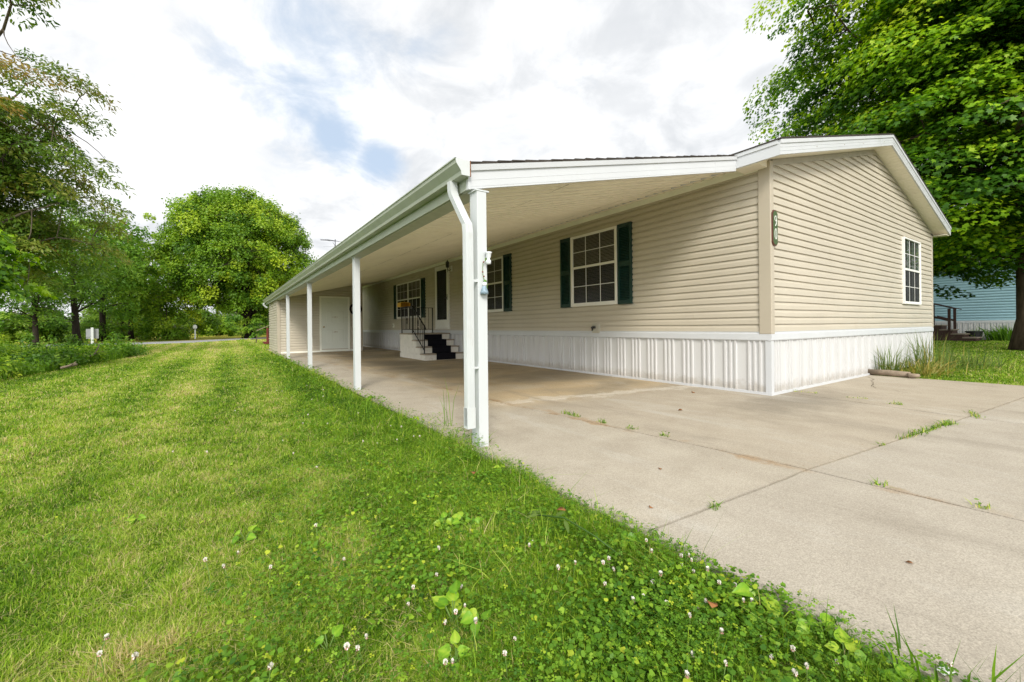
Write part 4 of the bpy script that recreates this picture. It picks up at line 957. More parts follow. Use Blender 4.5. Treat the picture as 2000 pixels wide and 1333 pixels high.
mb_ = empty('mailbox', c, 'small white mailbox on a thin white post beside the far road', 'mailbox')
m = MB(); m.box(c.x - 0.06, c.x + 0.06, c.y - 0.06, c.y + 0.06, GZ, 1.05); m.build('post', M['post'], mb_)
m = MB(); m.prism([(c.x - 0.15, c.y - 0.25, 1.05), (c.x + 0.15, c.y - 0.25, 1.05), (c.x + 0.15, c.y - 0.25, 1.28), (c.x + 0.08, c.y - 0.25, 1.40), (c.x - 0.08, c.y - 0.25, 1.40), (c.x - 0.15, c.y - 0.25, 1.28)], (0, 0.5, 0)); m.build('box', M['gutter_end'], mb_)
c = Vector((-3.75, 28.5, GZ))
rs = empty('red_steps', c, 'dark red wooden steps with a sloping rail just visible past the storage room', 'steps')
m = MB(); m.box(c.x - 0.15, c.x + 1.6, c.y - 0.6, c.y + 0.6, GZ, 0.10); m.box(c.x + 0.15, c.x + 1.6, c.y - 0.6, c.y + 0.6, 0.10, 0.26); m.box(c.x + 0.5, c.x + 1.6, c.y - 0.6, c.y + 0.6, 0.26, 0.45); m.build('tread', M['redwood'], rs)
m = MB(); m.box(c.x - 0.02, c.x + 0.09, c.y - 0.6, c.y - 0.5, 0.1, 1.0); m.build('rail_post', M['redwood'], rs); m = MB(); m.box(c.x + 1.0, c.x + 1.1, c.y - 0.6, c.y - 0.5, 0.1, 1.6); m.build('rail_post', M['redwood'], rs)
m = MB(); m.hexa([(c.x - 0.55, c.y - 0.62, 0.80), (c.x + 1.2, c.y - 0.62, 1.62), (c.x + 1.2, c.y - 0.48, 1.62), (c.x - 0.55, c.y - 0.48, 0.80), (c.x - 0.55, c.y - 0.62, 0.85), (c.x + 1.2, c.y - 0.62, 1.67), (c.x + 1.2, c.y - 0.48, 1.67), (c.x - 0.55, c.y - 0.48, 0.85)]); m.build('handrail', M['log'], rs)

#@@PLANTS@@
# ------------------------------------------------------------------ plants
def poly_star(lobes, rin, r0=1.0, start=0.12):
    """palmate leaf outline: stalk at the origin, tip along +x"""
    pts = [(0.0, 0.0)]
    angs = np.linspace(-1.0, 1.0, lobes) * R(105)
    ln = [0.62 if i in (0, lobes - 1) else (0.86 if i in (1, lobes - 2) else 1.0) for i in range(lobes)]
    for i, a in enumerate(angs):
        pts.append((0.22 + r0 * ln[i] * 0.78 * math.cos(a), r0 * ln[i] * 0.62 * math.sin(a)))
        if i < lobes - 1:
            b = (angs[i] + angs[i + 1]) / 2; pts.append((0.22 + rin * 0.78 * math.cos(b), rin * 0.62 * math.sin(b)))
    return np.array(pts)
STAR = poly_star(5, 0.52)
DIAM = np.array([(0, 0), (0.45, -0.24), (1, 0), (0.45, 0.24)])
LANCE = np.array([(0, 0), (0.35, -0.16), (0.7, -0.13), (1, 0), (0.7, 0.13), (0.35, 0.16)])
OVAL = np.array([(0, 0), (0.25, -0.30), (0.65, -0.34), (1, 0), (0.65, 0.34), (0.25, 0.30)])
CLEAF = np.array([(0, 0), (0.55, -0.38), (0.92, -0.30), (0.92, 0.30), (0.55, 0.38)])
HEART = np.array([(0, 0), (-0.10, -0.22), (0.10, -0.44), (0.45, -0.42), (0.80, -0.20), (1.05, 0), (0.80, 0.20), (0.45, 0.42), (0.10, 0.44), (-0.10, 0.22)])

def unit(a): return a / np.maximum(np.linalg.norm(a, axis=-1, keepdims=True), 1e-9)
def leaves(C, N, D, S, T, poly, fold=0.18, curl=0.12):
    """one polygon per leaf: centre, normal, pointing direction, size, tone"""
    N = unit(N); D = unit(D - N * np.sum(N * D, 1, keepdims=True)); B = np.cross(N, D)
    k = len(poly); n = len(C)
    a = poly[:, 0][None, :, None]; b = poly[:, 1][None, :, None]; s = np.asarray(S)[:, None, None]
    V = C[:, None, :] + s * (a * D[:, None, :] + b * B[:, None, :] + (fold * np.abs(b) - curl * a * a) * N[:, None, :])
    return V.reshape(-1, 3), np.full(n, k), np.arange(n * k), np.repeat(T, k)

def clumps(center, radii, n, shell=0.55, rough=0.18, zmin=None, tone=0.45, tvar=0.14, up=0.9, highlight=0.25, seed=0, r=(0.5, 0.9)):
    """spray centres through an uneven ellipsoid"""
    g = np.random.default_rng(seed)
    d = unit(g.normal(size=(n, 3))); f = shell + (1 - shell) * g.random(n) ** 0.6
    inner = g.random(n) < 0.25; f[inner] = g.random(inner.sum()) ** 0.5 * shell + 0.1
    ph = g.random(6) * 6.28
    lump = 1 + rough * (np.sin(d[:, 0] * 5 + ph[0]) * np.sin(d[:, 1] * 4 + ph[1]) + 0.7 * np.sin(d[:, 2] * 6 + ph[2] + d[:, 0] * 3)) + g.normal(0, rough * 0.35, n)
    P = np.asarray(center) + d * np.asarray(radii) * (f * lump)[:, None]
    if zmin is not None: P[:, 2] = np.where(P[:, 2] < zmin, zmin + g.random(n) * 0.8, P[:, 2])
    nrm = unit(d * np.array([1, 1, 0.5]) * (1 - up * 0.6) + np.array([0, 0, up]))
    T = g.normal(tone, tvar, n) + np.where((g.random(n) < highlight) & (f > 0.7), 0.28, 0)  # some outer sprays painted lighter, as highlights on the crown
    return P, g.uniform(r[0], r[1], n), nrm, T
def join(*a): return tuple(np.concatenate(x) for x in zip(*a))

def foliage(cl, per, size, poly, seed=0, flat=0.22, droop=0.25, jit=0.45, tj=0.10, tip=0.0, fold=0.18):
    P, Rr, Nn, T = cl; g = np.random.default_rng(seed + 100); k = len(P)
    cnt = np.maximum(3, (per * (Rr / Rr.mean()) ** 2).astype(int)); ix = np.repeat(np.arange(k), cnt); n = len(ix)
    rr = np.sqrt(g.random(n)); th = g.random(n) * 6.28318
    N0 = Nn[ix]; A = unit(np.cross(N0, g.normal(size=(k, 3))[ix])); B = np.cross(N0, A)
    el = (0.6 + 0.5 * g.random(k))[ix]
    off = A * (rr * np.cos(th))[:, None] + B * (rr * np.sin(th) * el)[:, None]
    h = g.normal(0, flat, n)
    C = P[ix] + Rr[ix][:, None] * (off + N0 * h[:, None]); C[:, 2] -= droop * Rr[ix] * rr ** 2
    N = unit(N0 + g.normal(0, jit, (n, 3)) + off * 0.35)
    D = off + g.normal(0, 0.5, (n, 3)) + np.array([0, 0, -0.35])
    S = size * g.uniform(0.65, 1.25, n)
    tt = np.clip(T[ix] + g.normal(0, tj, n) + tip * np.maximum(0, h / max(flat, .01)) * 0.3, 0.0, 1.0)  # tip paints a highlight: leaves on top of each spray get lighter
    C[:, 2] = np.maximum(C[:, 2], GZ + 0.03)
    return leaves(C, N, D, S, tt, poly, fold)

def bez(a, b, c, n):
    t = np.linspace(0, 1, n)[:, None]; return (1 - t) ** 2 * np.array(a) + 2 * t * (1 - t) * np.array(b) + t * t * np.array(c)
def skeleton(base, top, r0, cl, nl, seed=0, lo=0.3, twig=0.016, extra=(), sides=7, flare=1.45, maxtw=400):
    """tapered trunk, limbs to far sprays, twigs to the rest"""
    g = np.random.default_rng(seed + 5); m = MB(); base = np.array(base, float); top = np.array(top, float)
    n = 12; tp = [base + (top - base) * t + np.array([math.sin(t * 5 + seed) * 0.04, math.cos(t * 4 + seed) * 0.04, 0]) * (top[2] - base[2]) * 0.12 * t for t in np.linspace(0, 1, n)]
    rad = [r0 * (1 - 0.72 * t) * (1 + (flare - 1) * max(0, 1 - t * 9) ** 2) for t in np.linspace(0, 1, n)]
    m.tube(tp, rad, 12)
    P = cl[0]; pts = []; ptr = []
    far = [int(np.argmax(np.linalg.norm(P[:, :2] - base[:2], axis=1)))]
    dist = np.linalg.norm(P - P[far[0]], axis=1)
    for _ in range(nl - 1):
        j = int(np.argmax(dist)); far.append(j); dist = np.minimum(dist, np.linalg.norm(P - P[j], axis=1))
    ends = [P[j] for j in far] + [np.array(e) for e in extra]
    for e in ends:
        t = np.clip((e[2] - base[2]) / max(top[2] - base[2], .1) * 0.62, lo, 0.97) * g.uniform(0.85, 1.0)
        s = base + (top - base) * t; s = np.array(tp[min(n - 1, int(round(t * (n - 1))))])
        mid = (s + e) / 2 + np.array([0, 0, np.linalg.norm(e - s) * g.uniform(0.02, 0.2)]) + g.normal(0, 0.05, 3) * np.linalg.norm(e - s)
        L = bez(s, mid, e, 11) + g.normal(0, 0.012, (11, 3)) * np.linalg.norm(e - s)
        L[0] = s; rr = r0 * g.uniform(0.26, 0.42); rs = [max(twig * 0.7, rr * (1 - 0.93 * u)) for u in np.linspace(0, 1, 11)]
        m.tube(L, rs, sides); pts += list(L[2:]); ptr += rs[2:]
    pts = np.array(pts)
    for j in range(len(P)):
        if j in far or j > maxtw: continue
        d = np.linalg.norm(pts - P[j], axis=1); q = int(np.argmin(d)); s = pts[q]
        if d[q] > 1.9 and r0 < 0.45: continue
        L = bez(s, (s + P[j]) / 2 + np.array([0, 0, d[q] * 0.10]) + g.normal(0, 0.14, 3) * d[q], P[j], 5)
        m.tube(L, [min(ptr[q] * 0.8, twig * 1.6), twig * 1.2, twig, twig * 0.7, twig * 0.4], 4, cap=False)
    return m

def plant(name, cat, label, base, cl, per, size, poly, leafmat, barkmat=None, top=None, r0=0.2, nl=10, seed=0, group=None, flat=0.22, droop=0.25, jit=0.45, extra=(), lo=0.3, part='crown', twig=0.016, tip=0.0, sides=7, flare=1.45, fold=0.18):
    root = empty(name, base, label, cat, group)
    V, s, i, t = foliage(cl, per, size, poly, seed, flat, droop, jit, tip=tip, fold=fold)
    np_mesh(part, V, s, i, leafmat, t, parent=root)
    if barkmat is not None:
        skeleton(base, top if top is not None else cl[0].mean(0), r0, cl, nl, seed, lo, twig, extra, sides, flare).build('trunk', barkmat, root, smooth=True)
    return root
def S(px, dep, z=GZ): return tuple(site((px - 1000) / 823 * dep, dep, z))
def up(py, dep): return 0.93 + (640 - py) / 823 * dep

# big maple beyond the end of the house
tb = Vector((16.15, -0.85, GZ))
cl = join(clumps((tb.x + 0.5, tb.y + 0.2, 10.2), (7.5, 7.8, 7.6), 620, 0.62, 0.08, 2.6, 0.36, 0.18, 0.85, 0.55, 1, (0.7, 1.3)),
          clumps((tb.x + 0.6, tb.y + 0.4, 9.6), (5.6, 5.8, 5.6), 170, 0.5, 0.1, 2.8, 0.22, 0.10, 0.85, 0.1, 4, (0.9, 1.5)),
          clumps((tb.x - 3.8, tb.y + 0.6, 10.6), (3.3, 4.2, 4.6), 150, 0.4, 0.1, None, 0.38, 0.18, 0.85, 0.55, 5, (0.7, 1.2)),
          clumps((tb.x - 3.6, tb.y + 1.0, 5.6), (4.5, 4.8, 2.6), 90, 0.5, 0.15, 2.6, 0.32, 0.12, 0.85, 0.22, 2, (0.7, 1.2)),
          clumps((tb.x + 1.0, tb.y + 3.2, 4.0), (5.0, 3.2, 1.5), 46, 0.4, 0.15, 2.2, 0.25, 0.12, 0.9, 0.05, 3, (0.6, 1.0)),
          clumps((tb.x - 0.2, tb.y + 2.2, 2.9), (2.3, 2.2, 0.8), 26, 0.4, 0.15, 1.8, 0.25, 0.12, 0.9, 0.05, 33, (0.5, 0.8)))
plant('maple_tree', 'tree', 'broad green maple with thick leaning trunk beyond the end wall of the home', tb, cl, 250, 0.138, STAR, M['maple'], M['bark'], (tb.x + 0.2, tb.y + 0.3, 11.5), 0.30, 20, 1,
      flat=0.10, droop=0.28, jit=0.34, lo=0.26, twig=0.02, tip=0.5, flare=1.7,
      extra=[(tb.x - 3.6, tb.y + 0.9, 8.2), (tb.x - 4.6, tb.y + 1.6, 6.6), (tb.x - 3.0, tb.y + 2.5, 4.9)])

# tall loose tree at the left edge
dep = 14.0
cl = join(clumps(S(-45, dep, up(265, dep)), (3.3, 3.5, 3.3), 230, 0.35, 0.22, None, 0.46, 0.18, 0.9, 0.22, 11, (0.4, 0.95)),
          clumps(S(20, dep + 1, up(430, dep)), (2.9, 3.2, 2.0), 110, 0.3, 0.2, 2.0, 0.45, 0.18, 0.9, 0.12, 12, (0.4, 0.9)),
          clumps(S(-40, dep - 2, up(20, dep)), (2.1, 1.5, 0.75), 30, 0.4, 0.2, None, 0.6, 0.18, 0.9, 0.2, 13, (0.3, 0.6)),
          clumps(S(-240, dep, up(180, dep)), (3.0, 3.5, 4.5), 70, 0.4, 0.2, None, 0.5, 0.18, 0.9, 0.2, 14, (0.5, 1.0)))
plant('locust_tree', 'tree', 'tall loose tree with bronze tinged leaves leaning over the lawn at far left', S(-110, dep), cl, 195, 0.155, LANCE, M['olive'], M['greybark'], S(-90, dep, 10.5), 0.26, 16, 11,
      flat=0.13, droop=0.30, jit=0.5, lo=0.25, twig=0.014, extra=[S(110, dep, up(230, dep)), S(120, dep, up(390, dep))])
dep = 9.5
cl = clumps(S(-55, dep, up(500, dep)), (1.15, 1.2, 1.35), 40, 0.35, 0.2, None, 0.45, 0.15, 0.8, 0.3, 17, (0.25, 0.5))
plant('young_maple', 'tree', 'small bright green leafy tree at the extreme left edge', S(-190, dep), cl, 70, 0.15, STAR, M['maple'], M['greybark'], S(-150, dep, 3.4), 0.06, 6, 17, flat=0.15, twig=0.008)

# round maple across the lawn
dep = 45.2; b0 = Vector((-3.75, 50.3, GZ))
cl = join(clumps((b0.x - 0.9, b0.y + .3, 8.9), (6.8, 6.8, 6.7), 620, 0.74, 0.06, 3.4, 0.36, 0.15, 0.7, 0.40, 21, (0.5, 1.05)),
          clumps((b0.x - 1.0, b0.y, 11.4), (4.6, 4.6, 4.2), 120, 0.7, 0.1, None, 0.42, 0.12, 0.6, 0.4, 22, (0.7, 1.2)))
plant('round_maple', 'tree', 'large rounded bright green tree standing alone across the lawn', b0, cl, 210, 0.185, DIAM * np.array([1, 1.9]), M['lime'], M['darkbark'], (b0.x - 0.6, b0.y, 12), 0.50, 16, 21, flat=0.34, droop=0.2, jit=0.6, lo=0.22, twig=0.03, sides=6, flare=1.5)

# trees and shrubs of the wood edge: (kind, px, depth, crown px, py, half w px, half h px, clumps, leaf material, size, tone, label)
edge = [
 ('dark_tree', 150, 30, 130, 500, 105, 105, 130, 'darkleaf', 0.22, 0.50, 'dark green tree with drooping sprays behind the left bed', 'darkbark', 0.22),
 ('leafy_tree', 200, 36, 205, 500, 85, 110, 120, 'midgreen', 0.22, 0.45, 'mid green tree rising just left of the gap in the wood', 'darkbark', 0.24),
 ('thin_tree', 255, 40, 262, 505, 55, 105, 80, 'midgreen', 0.22, 0.62, 'thin pale topped tree left of the round maple', 'darkbark', 0.2),
 ('dark_tree', 70, 27, 60, 560, 85, 75, 90, 'darkleaf', 0.2, 0.55, 'low dark tree over the far end of the left bed', 'darkbark', 0.16),
 ('dark_tree', 235, 44, 235, 570, 70, 80, 80, 'darkleaf', 0.26, 0.45, 'shady dark tree behind the grey sign', 'darkbark', 0.28),
 ('leafy_tree', 300, 62, 300, 545, 70, 90, 80, 'midgreen', 0.32, 0.42, 'far green tree peeping over the yellow green shrub', 'darkbark', 0.25),
 ('leafy_tree', 420, 75, 440, 560, 60, 75, 70, 'darkleaf', 0.36, 0.55, 'dark tree behind the trunk of the round maple', 'darkbark', 0.25),
 ('leafy_tree', 560, 70, 540, 560, 60, 80, 80, 'midgreen', 0.36, 0.45, 'green tree behind the storage room roof', 'darkbark', 0.25),
 ('leafy_tree', 500, 82, 500, 575, 50, 60, 60, 'midgreen', 0.36, 0.4, 'green tree at the far side of the wood gap', 'darkbark', 0.25),
 ('shrub', 325, 42, 325, 598, 62, 56, 80, 'lime', 0.2, 0.50, 'tall yellow green shrub left of the white mailbox', 'greybark', 0.08),
 ('shrub', 290, 44, 285, 632, 36, 30, 40, 'midgreen', 0.2, 0.55, 'low rounded green shrub under the thin tree', None, 0),
 ('shrub', 335, 41, 335, 645, 36, 18, 34, 'lime', 0.18, 0.40, 'low lime shrub at the foot of the tall one', None, 0),
 ('shrub', 385, 52, 392, 622, 44, 34, 44, 'midgreen', 0.24, 0.60, 'spreading light green shrub behind the mailbox', None, 0),
 ('shrub', 430, 60, 432, 640, 34, 18, 30, 'lime', 0.26, 0.40, 'low bright shrub right of the mailbox', None, 0),
 ('shrub', 225, 38, 222, 645, 28, 20, 30, 'midgreen', 0.18, 0.6, 'arching light green bush right of the sign', None, 0),
 ('shrub', 150, 34, 140, 640, 60, 26, 50, 'darkleaf', 0.2, 0.6, 'dark brambly bush left of the sign', None, 0),
 ('shrub', 500, 29, 505, 640, 13, 15, 24, 'darkleaf', 0.09, 0.35, 'very dark clipped shrub beside the red steps', None, 0),
 ('shrub', 100, 33, 95, 640, 50, 26, 46, 'midgreen', 0.2, 0.5, 'green bush under the dark drooping tree', None, 0),
 ('shrub', 40, 31, 35, 632, 50, 34, 50, 'midgreen', 0.2, 0.65, 'light green bush at the far left end of the lawn', None, 0),
 ('shrub', 190, 40, 190, 625, 40, 40, 50, 'darkleaf', 0.22, 0.7, 'tall dark bush directly behind the sign', None, 0),
 ('shrub', 262, 48, 258, 620, 36, 42, 46, 'darkleaf', 0.24, 0.7, 'dark bush between the sign and the yellow green shrub', None, 0),
 ('shrub', 470, 66, 470, 628, 50, 24, 40, 'midgreen', 0.28, 0.4, 'dark edged bush behind the round maple trunk', None, 0),
 ('shrub', 525, 45, 520, 630, 40, 28, 30, 'midgreen', 0.24, 0.5, 'green bush beyond the red steps', None, 0),
]
for k, (nm, px, dp, cx, cy, hw, hh, n, lm, sz_, tone, lab, bk, r0) in enumerate(edge):
    w, h = hw / 823 * dp, hh / 823 * dp
    cl = clumps(S(cx, dp, up(cy, dp)), (w, w * 0.9, h), n, 0.45, 0.2, 0.25, tone, 0.15, 0.75, 0.25, 40 + k, (w * 0.13, w * 0.28))
    plant(nm, 'tree' if 'tree' in nm else 'shrub', lab, S(px, dp), cl, 95, sz_, LANCE if lm == 'darkleaf' else DIAM * np.array([1, 1.7]), M[lm], M[bk] if bk else M['greybark'], S(px + (cx - px) * .6, dp, up(cy - hh * 0.5, dp)), r0 or 0.04, 8, 40 + k,
          flat=0.28, jit=0.55, lo=0.25, twig=0.02 if r0 > .1 else 0.012, sides=5, part='crown' if 'tree' in nm else 'foliage')
# distant wood that reads as one mass
g = np.random.default_rng(5); parts = []
for k in range(120):
    lat = g.uniform(-125, 35); dp = g.uniform(95, 118)
    c = site(lat, dp); h = g.uniform(3.0, 6.0) if lat < -60 else g.uniform(4.5, 8)
    parts.append(clumps((c.x, c.y, h * 0.5), (4, 4, h * 0.55), 12, 0.5, 0.2, 0.3, 0.45, 0.16, 0.7, 0.2, 900 + k, (1.2, 2.4)))
V, s_, i_, t_ = foliage(join(*parts), 50, 0.95, DIAM * np.array([1, 1.8]), 77, 0.4, 0.2, 0.6)
tag(np_mesh('far_wood', V, s_, i_, M['haze_leaf'], t_), kind='stuff')

# planted bed on the left: leafy perennials, each its own plant
bedn = [('leafy green clump', 'midgreen', OVAL, 0.075), ('dark leafy clump', 'darkleaf', OVAL, 0.07), ('pale feathery clump', 'lime', LANCE, 0.09)]
bedlab = ['leafy clump at the near left end of the bed', 'dark low clump second along the near edge of the bed', 'lighter bushy clump near the left frame edge', 'green clump in front of the tangled twigs', 'dark clump beside the pale stick', 'feathery light clump in the middle of the bed', 'round green clump by the pale dead branch', 'dark green clump behind the dead branch', 'upright clump toward the far end of the bed', 'bright clump with white flecks at the far end', 'last low green clump at the right tip of the bed', 'tall weedy clump at the back left of the bed', 'dark sapling at the back of the bed', 'yellow green sapling at the back left of the bed', 'spindly sapling behind the middle of the bed', 'broad dark clump at the back of the bed', 'low clump at the back under the sign']
spots = [(-10.3, 9.4, .42), (-10.1, 10.8, .38), (-11.0, 12.0, .50), (-10.0, 12.6, .36), (-9.9, 14.0, .40), (-10.9, 14.6, .50), (-9.6, 15.3, .36), (-10.7, 16.4, .46), (-9.6, 16.9, .42), (-9.35, 18.2, .40), (-9.2, 19.3, .36), (-12.5, 12.6, .8), (-12.8, 15.0, .75), (-13.2, 13.6, .95), (-12.2, 17.4, .8), (-11.9, 19.0, .62), (-11.0, 20.8, .5)]
for k, ((x, y, h), lab) in enumerate(zip(spots, bedlab)):
    kind = bedn[(k * 2 + k // 3) % 3]
    cl = clumps((x, y, h * 0.52), (0.72, 0.72, h * 0.55), 46, 0.35, 0.2, 0.06, 0.42, 0.16, 0.7, 0.25, 300 + k, (0.12, 0.26))
    plant('bed_plant', 'plant', lab, (x, y, GZ), cl, 46, kind[3], kind[2], M[kind[1]], M['stem'], (x, y, h * 0.7), 0.010, 9, 300 + k, group='plants in the left bed', flat=0.4, jit=0.6, lo=0.02, part='foliage', twig=0.004, sides=4, flare=1.0)
m = MB(); m.tube([(-9.35, 14.35, 0.10), (-9.2, 14.9, 0.22), (-9.25, 15.7, 0.42), (-9.3, 16.1, 0.50)], [0.022, 0.02, 0.016, 0.01], 6); m.tube([(-9.2, 14.9, 0.22), (-9.0, 15.0, 0.30)], 0.008, 5)
tag(m.build('dead_branch', M['greybark'], smooth=True), 'pale bare dead branch leaning out of the left bed', 'branch')
m = MB(); m.tube([(-9.25, 12.0, 0.03), (-9.1, 12.5, 0.07), (-9.3, 12.9, 0.06)], [0.03, 0.035, 0.02], 6); m.tube([(-9.15, 12.3, 0.06), (-9.0, 12.0, 0.16)], 0.012, 5)
tag(m.build('tangled_twig', M['log'], smooth=True), 'brown broken twig lying on the edge of the left bed', 'branch')

# ------------------------------------------------------------------ grass
def blades(X, Y, Z, H, Wd, T, lean=0.55, g=rng, D=None):
    n = len(X); th = g.random(n) * 6.28318; ph = g.random(n) * 6.28318
    ln = H * np.abs(g.normal(0, lean, n)) 
    wx, wy = np.cos(th) * Wd / 2, np.sin(th) * Wd / 2
    lx, ly = (np.cos(ph) * ln, np.sin(ph) * ln) if D is None else (D[0] * ln, D[1] * ln)
    b = np.stack([X, Y, Z], 1)
    hh = H * (1 - 0.25 * np.minimum(1, ln / np.maximum(H, 1e-6)))
    w = np.stack([wx, wy, np.zeros(n)], 1)
    mid = b + np.stack([lx * 0.32, ly * 0.32, hh * 0.62], 1); tip = b + np.stack([lx, ly, hh], 1)
    V = np.stack([b - w, b + w, mid + w * 0.8, mid - w * 0.8, tip], 1).reshape(-1, 3)
    base = (np.arange(n) * 5)[:, None]
    idx = np.concatenate([base + np.array([0, 1, 2, 3]), base + np.array([3, 2, 4])], 1).reshape(-1)
    sizes = np.tile([4, 3], n)
    return V, sizes, idx, np.repeat(np.clip(T, 0, 1), 5)
def polar(n, r0, r1, a0=-63, a1=63, g=rng):
    r = r0 * (r1 / r0) ** g.random(n); a = R(1) * g.uniform(a0, a1, n) + YAW
    return CAM.x + r * np.sin(a), CAM.y + r * np.cos(a), r
def edge_x(y): return -4.385 - 0.05 * np.clip((0.3 - y) / 1.2, 0, 1) + 0.10 * (vnoise(y * 0 + 3.3, y, 0.35) - 0.45) + 0.07 * (vnoise(y * 0 + 9.3, y, 0.09) - 0.5)
def on_lawn(X, Y):
    left = (X < edge_x(Y)) & ~((X < -9.9 + np.clip((Y - 10) * 0.10, 0, 1.1)) & (Y > 7) & (Y < 20) & (X > -14.5))
    right = (X > 3.74 + 0.22 * (vnoise(X, Y, 0.5) - 0.4)) & (Y < 40) & ~((X < 8.3) & (Y > -0.05)) & ~((Y < -2.2 + 1.2 * (X - 5) * 0) & (X < 4.2))
    far = (Y > 20.3)
    ok = (left & (X < -4)) | right | (far & (X < 8))
    road = (Y > np.interp(X, [p[0] for p in near], [p[1] for p in near])) & (Y < np.interp(X, [p[0] for p in farr], [p[1] for p in farr]))
    shedm = (X > -4.35) & (X < 8.2) & (Y > 13) & (Y < 20.4)
    return ok & ~road & ~shedm
X, Y, r = polar(2000000, 0.95, 46)
gx, gy = rng.uniform(-15, -4.3, 420000), rng.uniform(-11, 12, 420000)          # the lawn goes on behind and beside the viewpoint
ga = (np.degrees(np.arctan2(gx - CAM.x, gy - CAM.y) - YAW) + 180) % 360 - 180; gr = np.hypot(gx - CAM.x, gy - CAM.y)
k = (gr < 0.95) | (np.abs(ga) > 63)
X, Y, r = np.concatenate([X, gx[k]]), np.concatenate([Y, gy[k]]), np.concatenate([r, np.maximum(gr[k], 3.5)])
k = on_lawn(X, Y); X, Y, r = X[k], Y[k], r[k]
dE = np.where(X < -4, edge_x(Y) - X, 9.0)
n = len(X)
stripe = 0.5 + 0.5 * np.sin((X + 0.12 * (vnoise(X, Y, 2.5) - .5)) * 2 * math.pi / 1.1 + 0.8)
p1 = vnoise(X, Y, 0.9); p2 = vnoise(X + 40, Y, 0.25); p3 = vnoise(X * 1.0 + 7, Y * 0.12, 0.35)
T = 0.43 + 0.12 * (p1 - .5) + 0.26 * (p2 - .5) + 0.22 * (vnoise(X + 90, Y + 13, 0.10) - .5) + 0.20 * (p3 - .5) + 0.27 * (stripe - .5) * np.clip((Y + 1) / 4, 0, 1) + rng.normal(0, 0.23, n)
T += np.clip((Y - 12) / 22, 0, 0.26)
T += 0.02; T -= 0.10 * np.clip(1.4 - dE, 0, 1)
rightl = X > 3; T = np.where(rightl, T - 0.06 + 0.15 * np.clip(0.5 - (X - 3.8), 0, .5), T)
straw = rng.random(n) < (0.06 + 0.10 * (p3 > 0.6) + 0.10 * (p2 > 0.62)) * np.where(dE < 0.8, 0.4, 1); T = np.where(straw, rng.uniform(0.78, 1.0, n), T)
H = (0.018 + 0.022 * rng.random(n)) * (0.85 + 0.4 * p1) * (1 + 0.12 * np.log(np.maximum(r, 1)))
p4 = vnoise(X + 55, Y + 21, 0.13); H = H * (0.55 + 0.95 * p4); T = T + 0.22 * (p4 - .5) * (r < 12)
H = np.where(dE < 0.9, H * (1.15 + 0.9 * np.clip(0.9 - dE, 0, 0.6)), H); H = np.where(straw, H * 0.85, H); H = np.where(rightl, H * 1.25, H)
tall = (rng.random(n) < np.where((dE < 0.4) & (Y > -0.2), 0.12, 0.012)) & (dE < 1.0); H = np.where(tall, H * 2.0, H)
Wd = np.maximum(0.0034, 0.00105 * r) * rng.uniform(0.7, 1.3, n)
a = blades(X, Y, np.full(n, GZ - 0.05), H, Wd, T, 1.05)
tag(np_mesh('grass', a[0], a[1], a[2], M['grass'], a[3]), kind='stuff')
X, Y, r = polar(60000, 1.0, 14); k = on_lawn(X, Y) & (X < 3); X, Y, r = X[k], Y[k], r[k]; n = len(X)
a = blades(X, Y, np.full(n, GZ - 0.035), rng.uniform(0.008, 0.03, n), np.maximum(0.002, 0.0007 * r), rng.uniform(0.8, 1.0, n), 2.6)
tag(np_mesh('clippings', a[0], a[1], a[2], M['grass'], a[3]), kind='stuff')
# rough growth along the bed edge
n = 9000; Y = rng.uniform(7.2, 20.2, n); X = -9.75 + np.clip((Y - 10) * 0.10, 0, 1.1) - np.abs(rng.normal(0, 0.9, n)) + 0.1; 
a = blades(X, Y, np.full(n, GZ - 0.05), rng.uniform(0.15, 0.42, n), rng.uniform(0.008, 0.016, n), rng.normal(0.22, 0.12, n), 0.5)
tag(np_mesh('rough_grass', a[0], a[1], a[2], M['grass'], a[3]), kind='stuff')
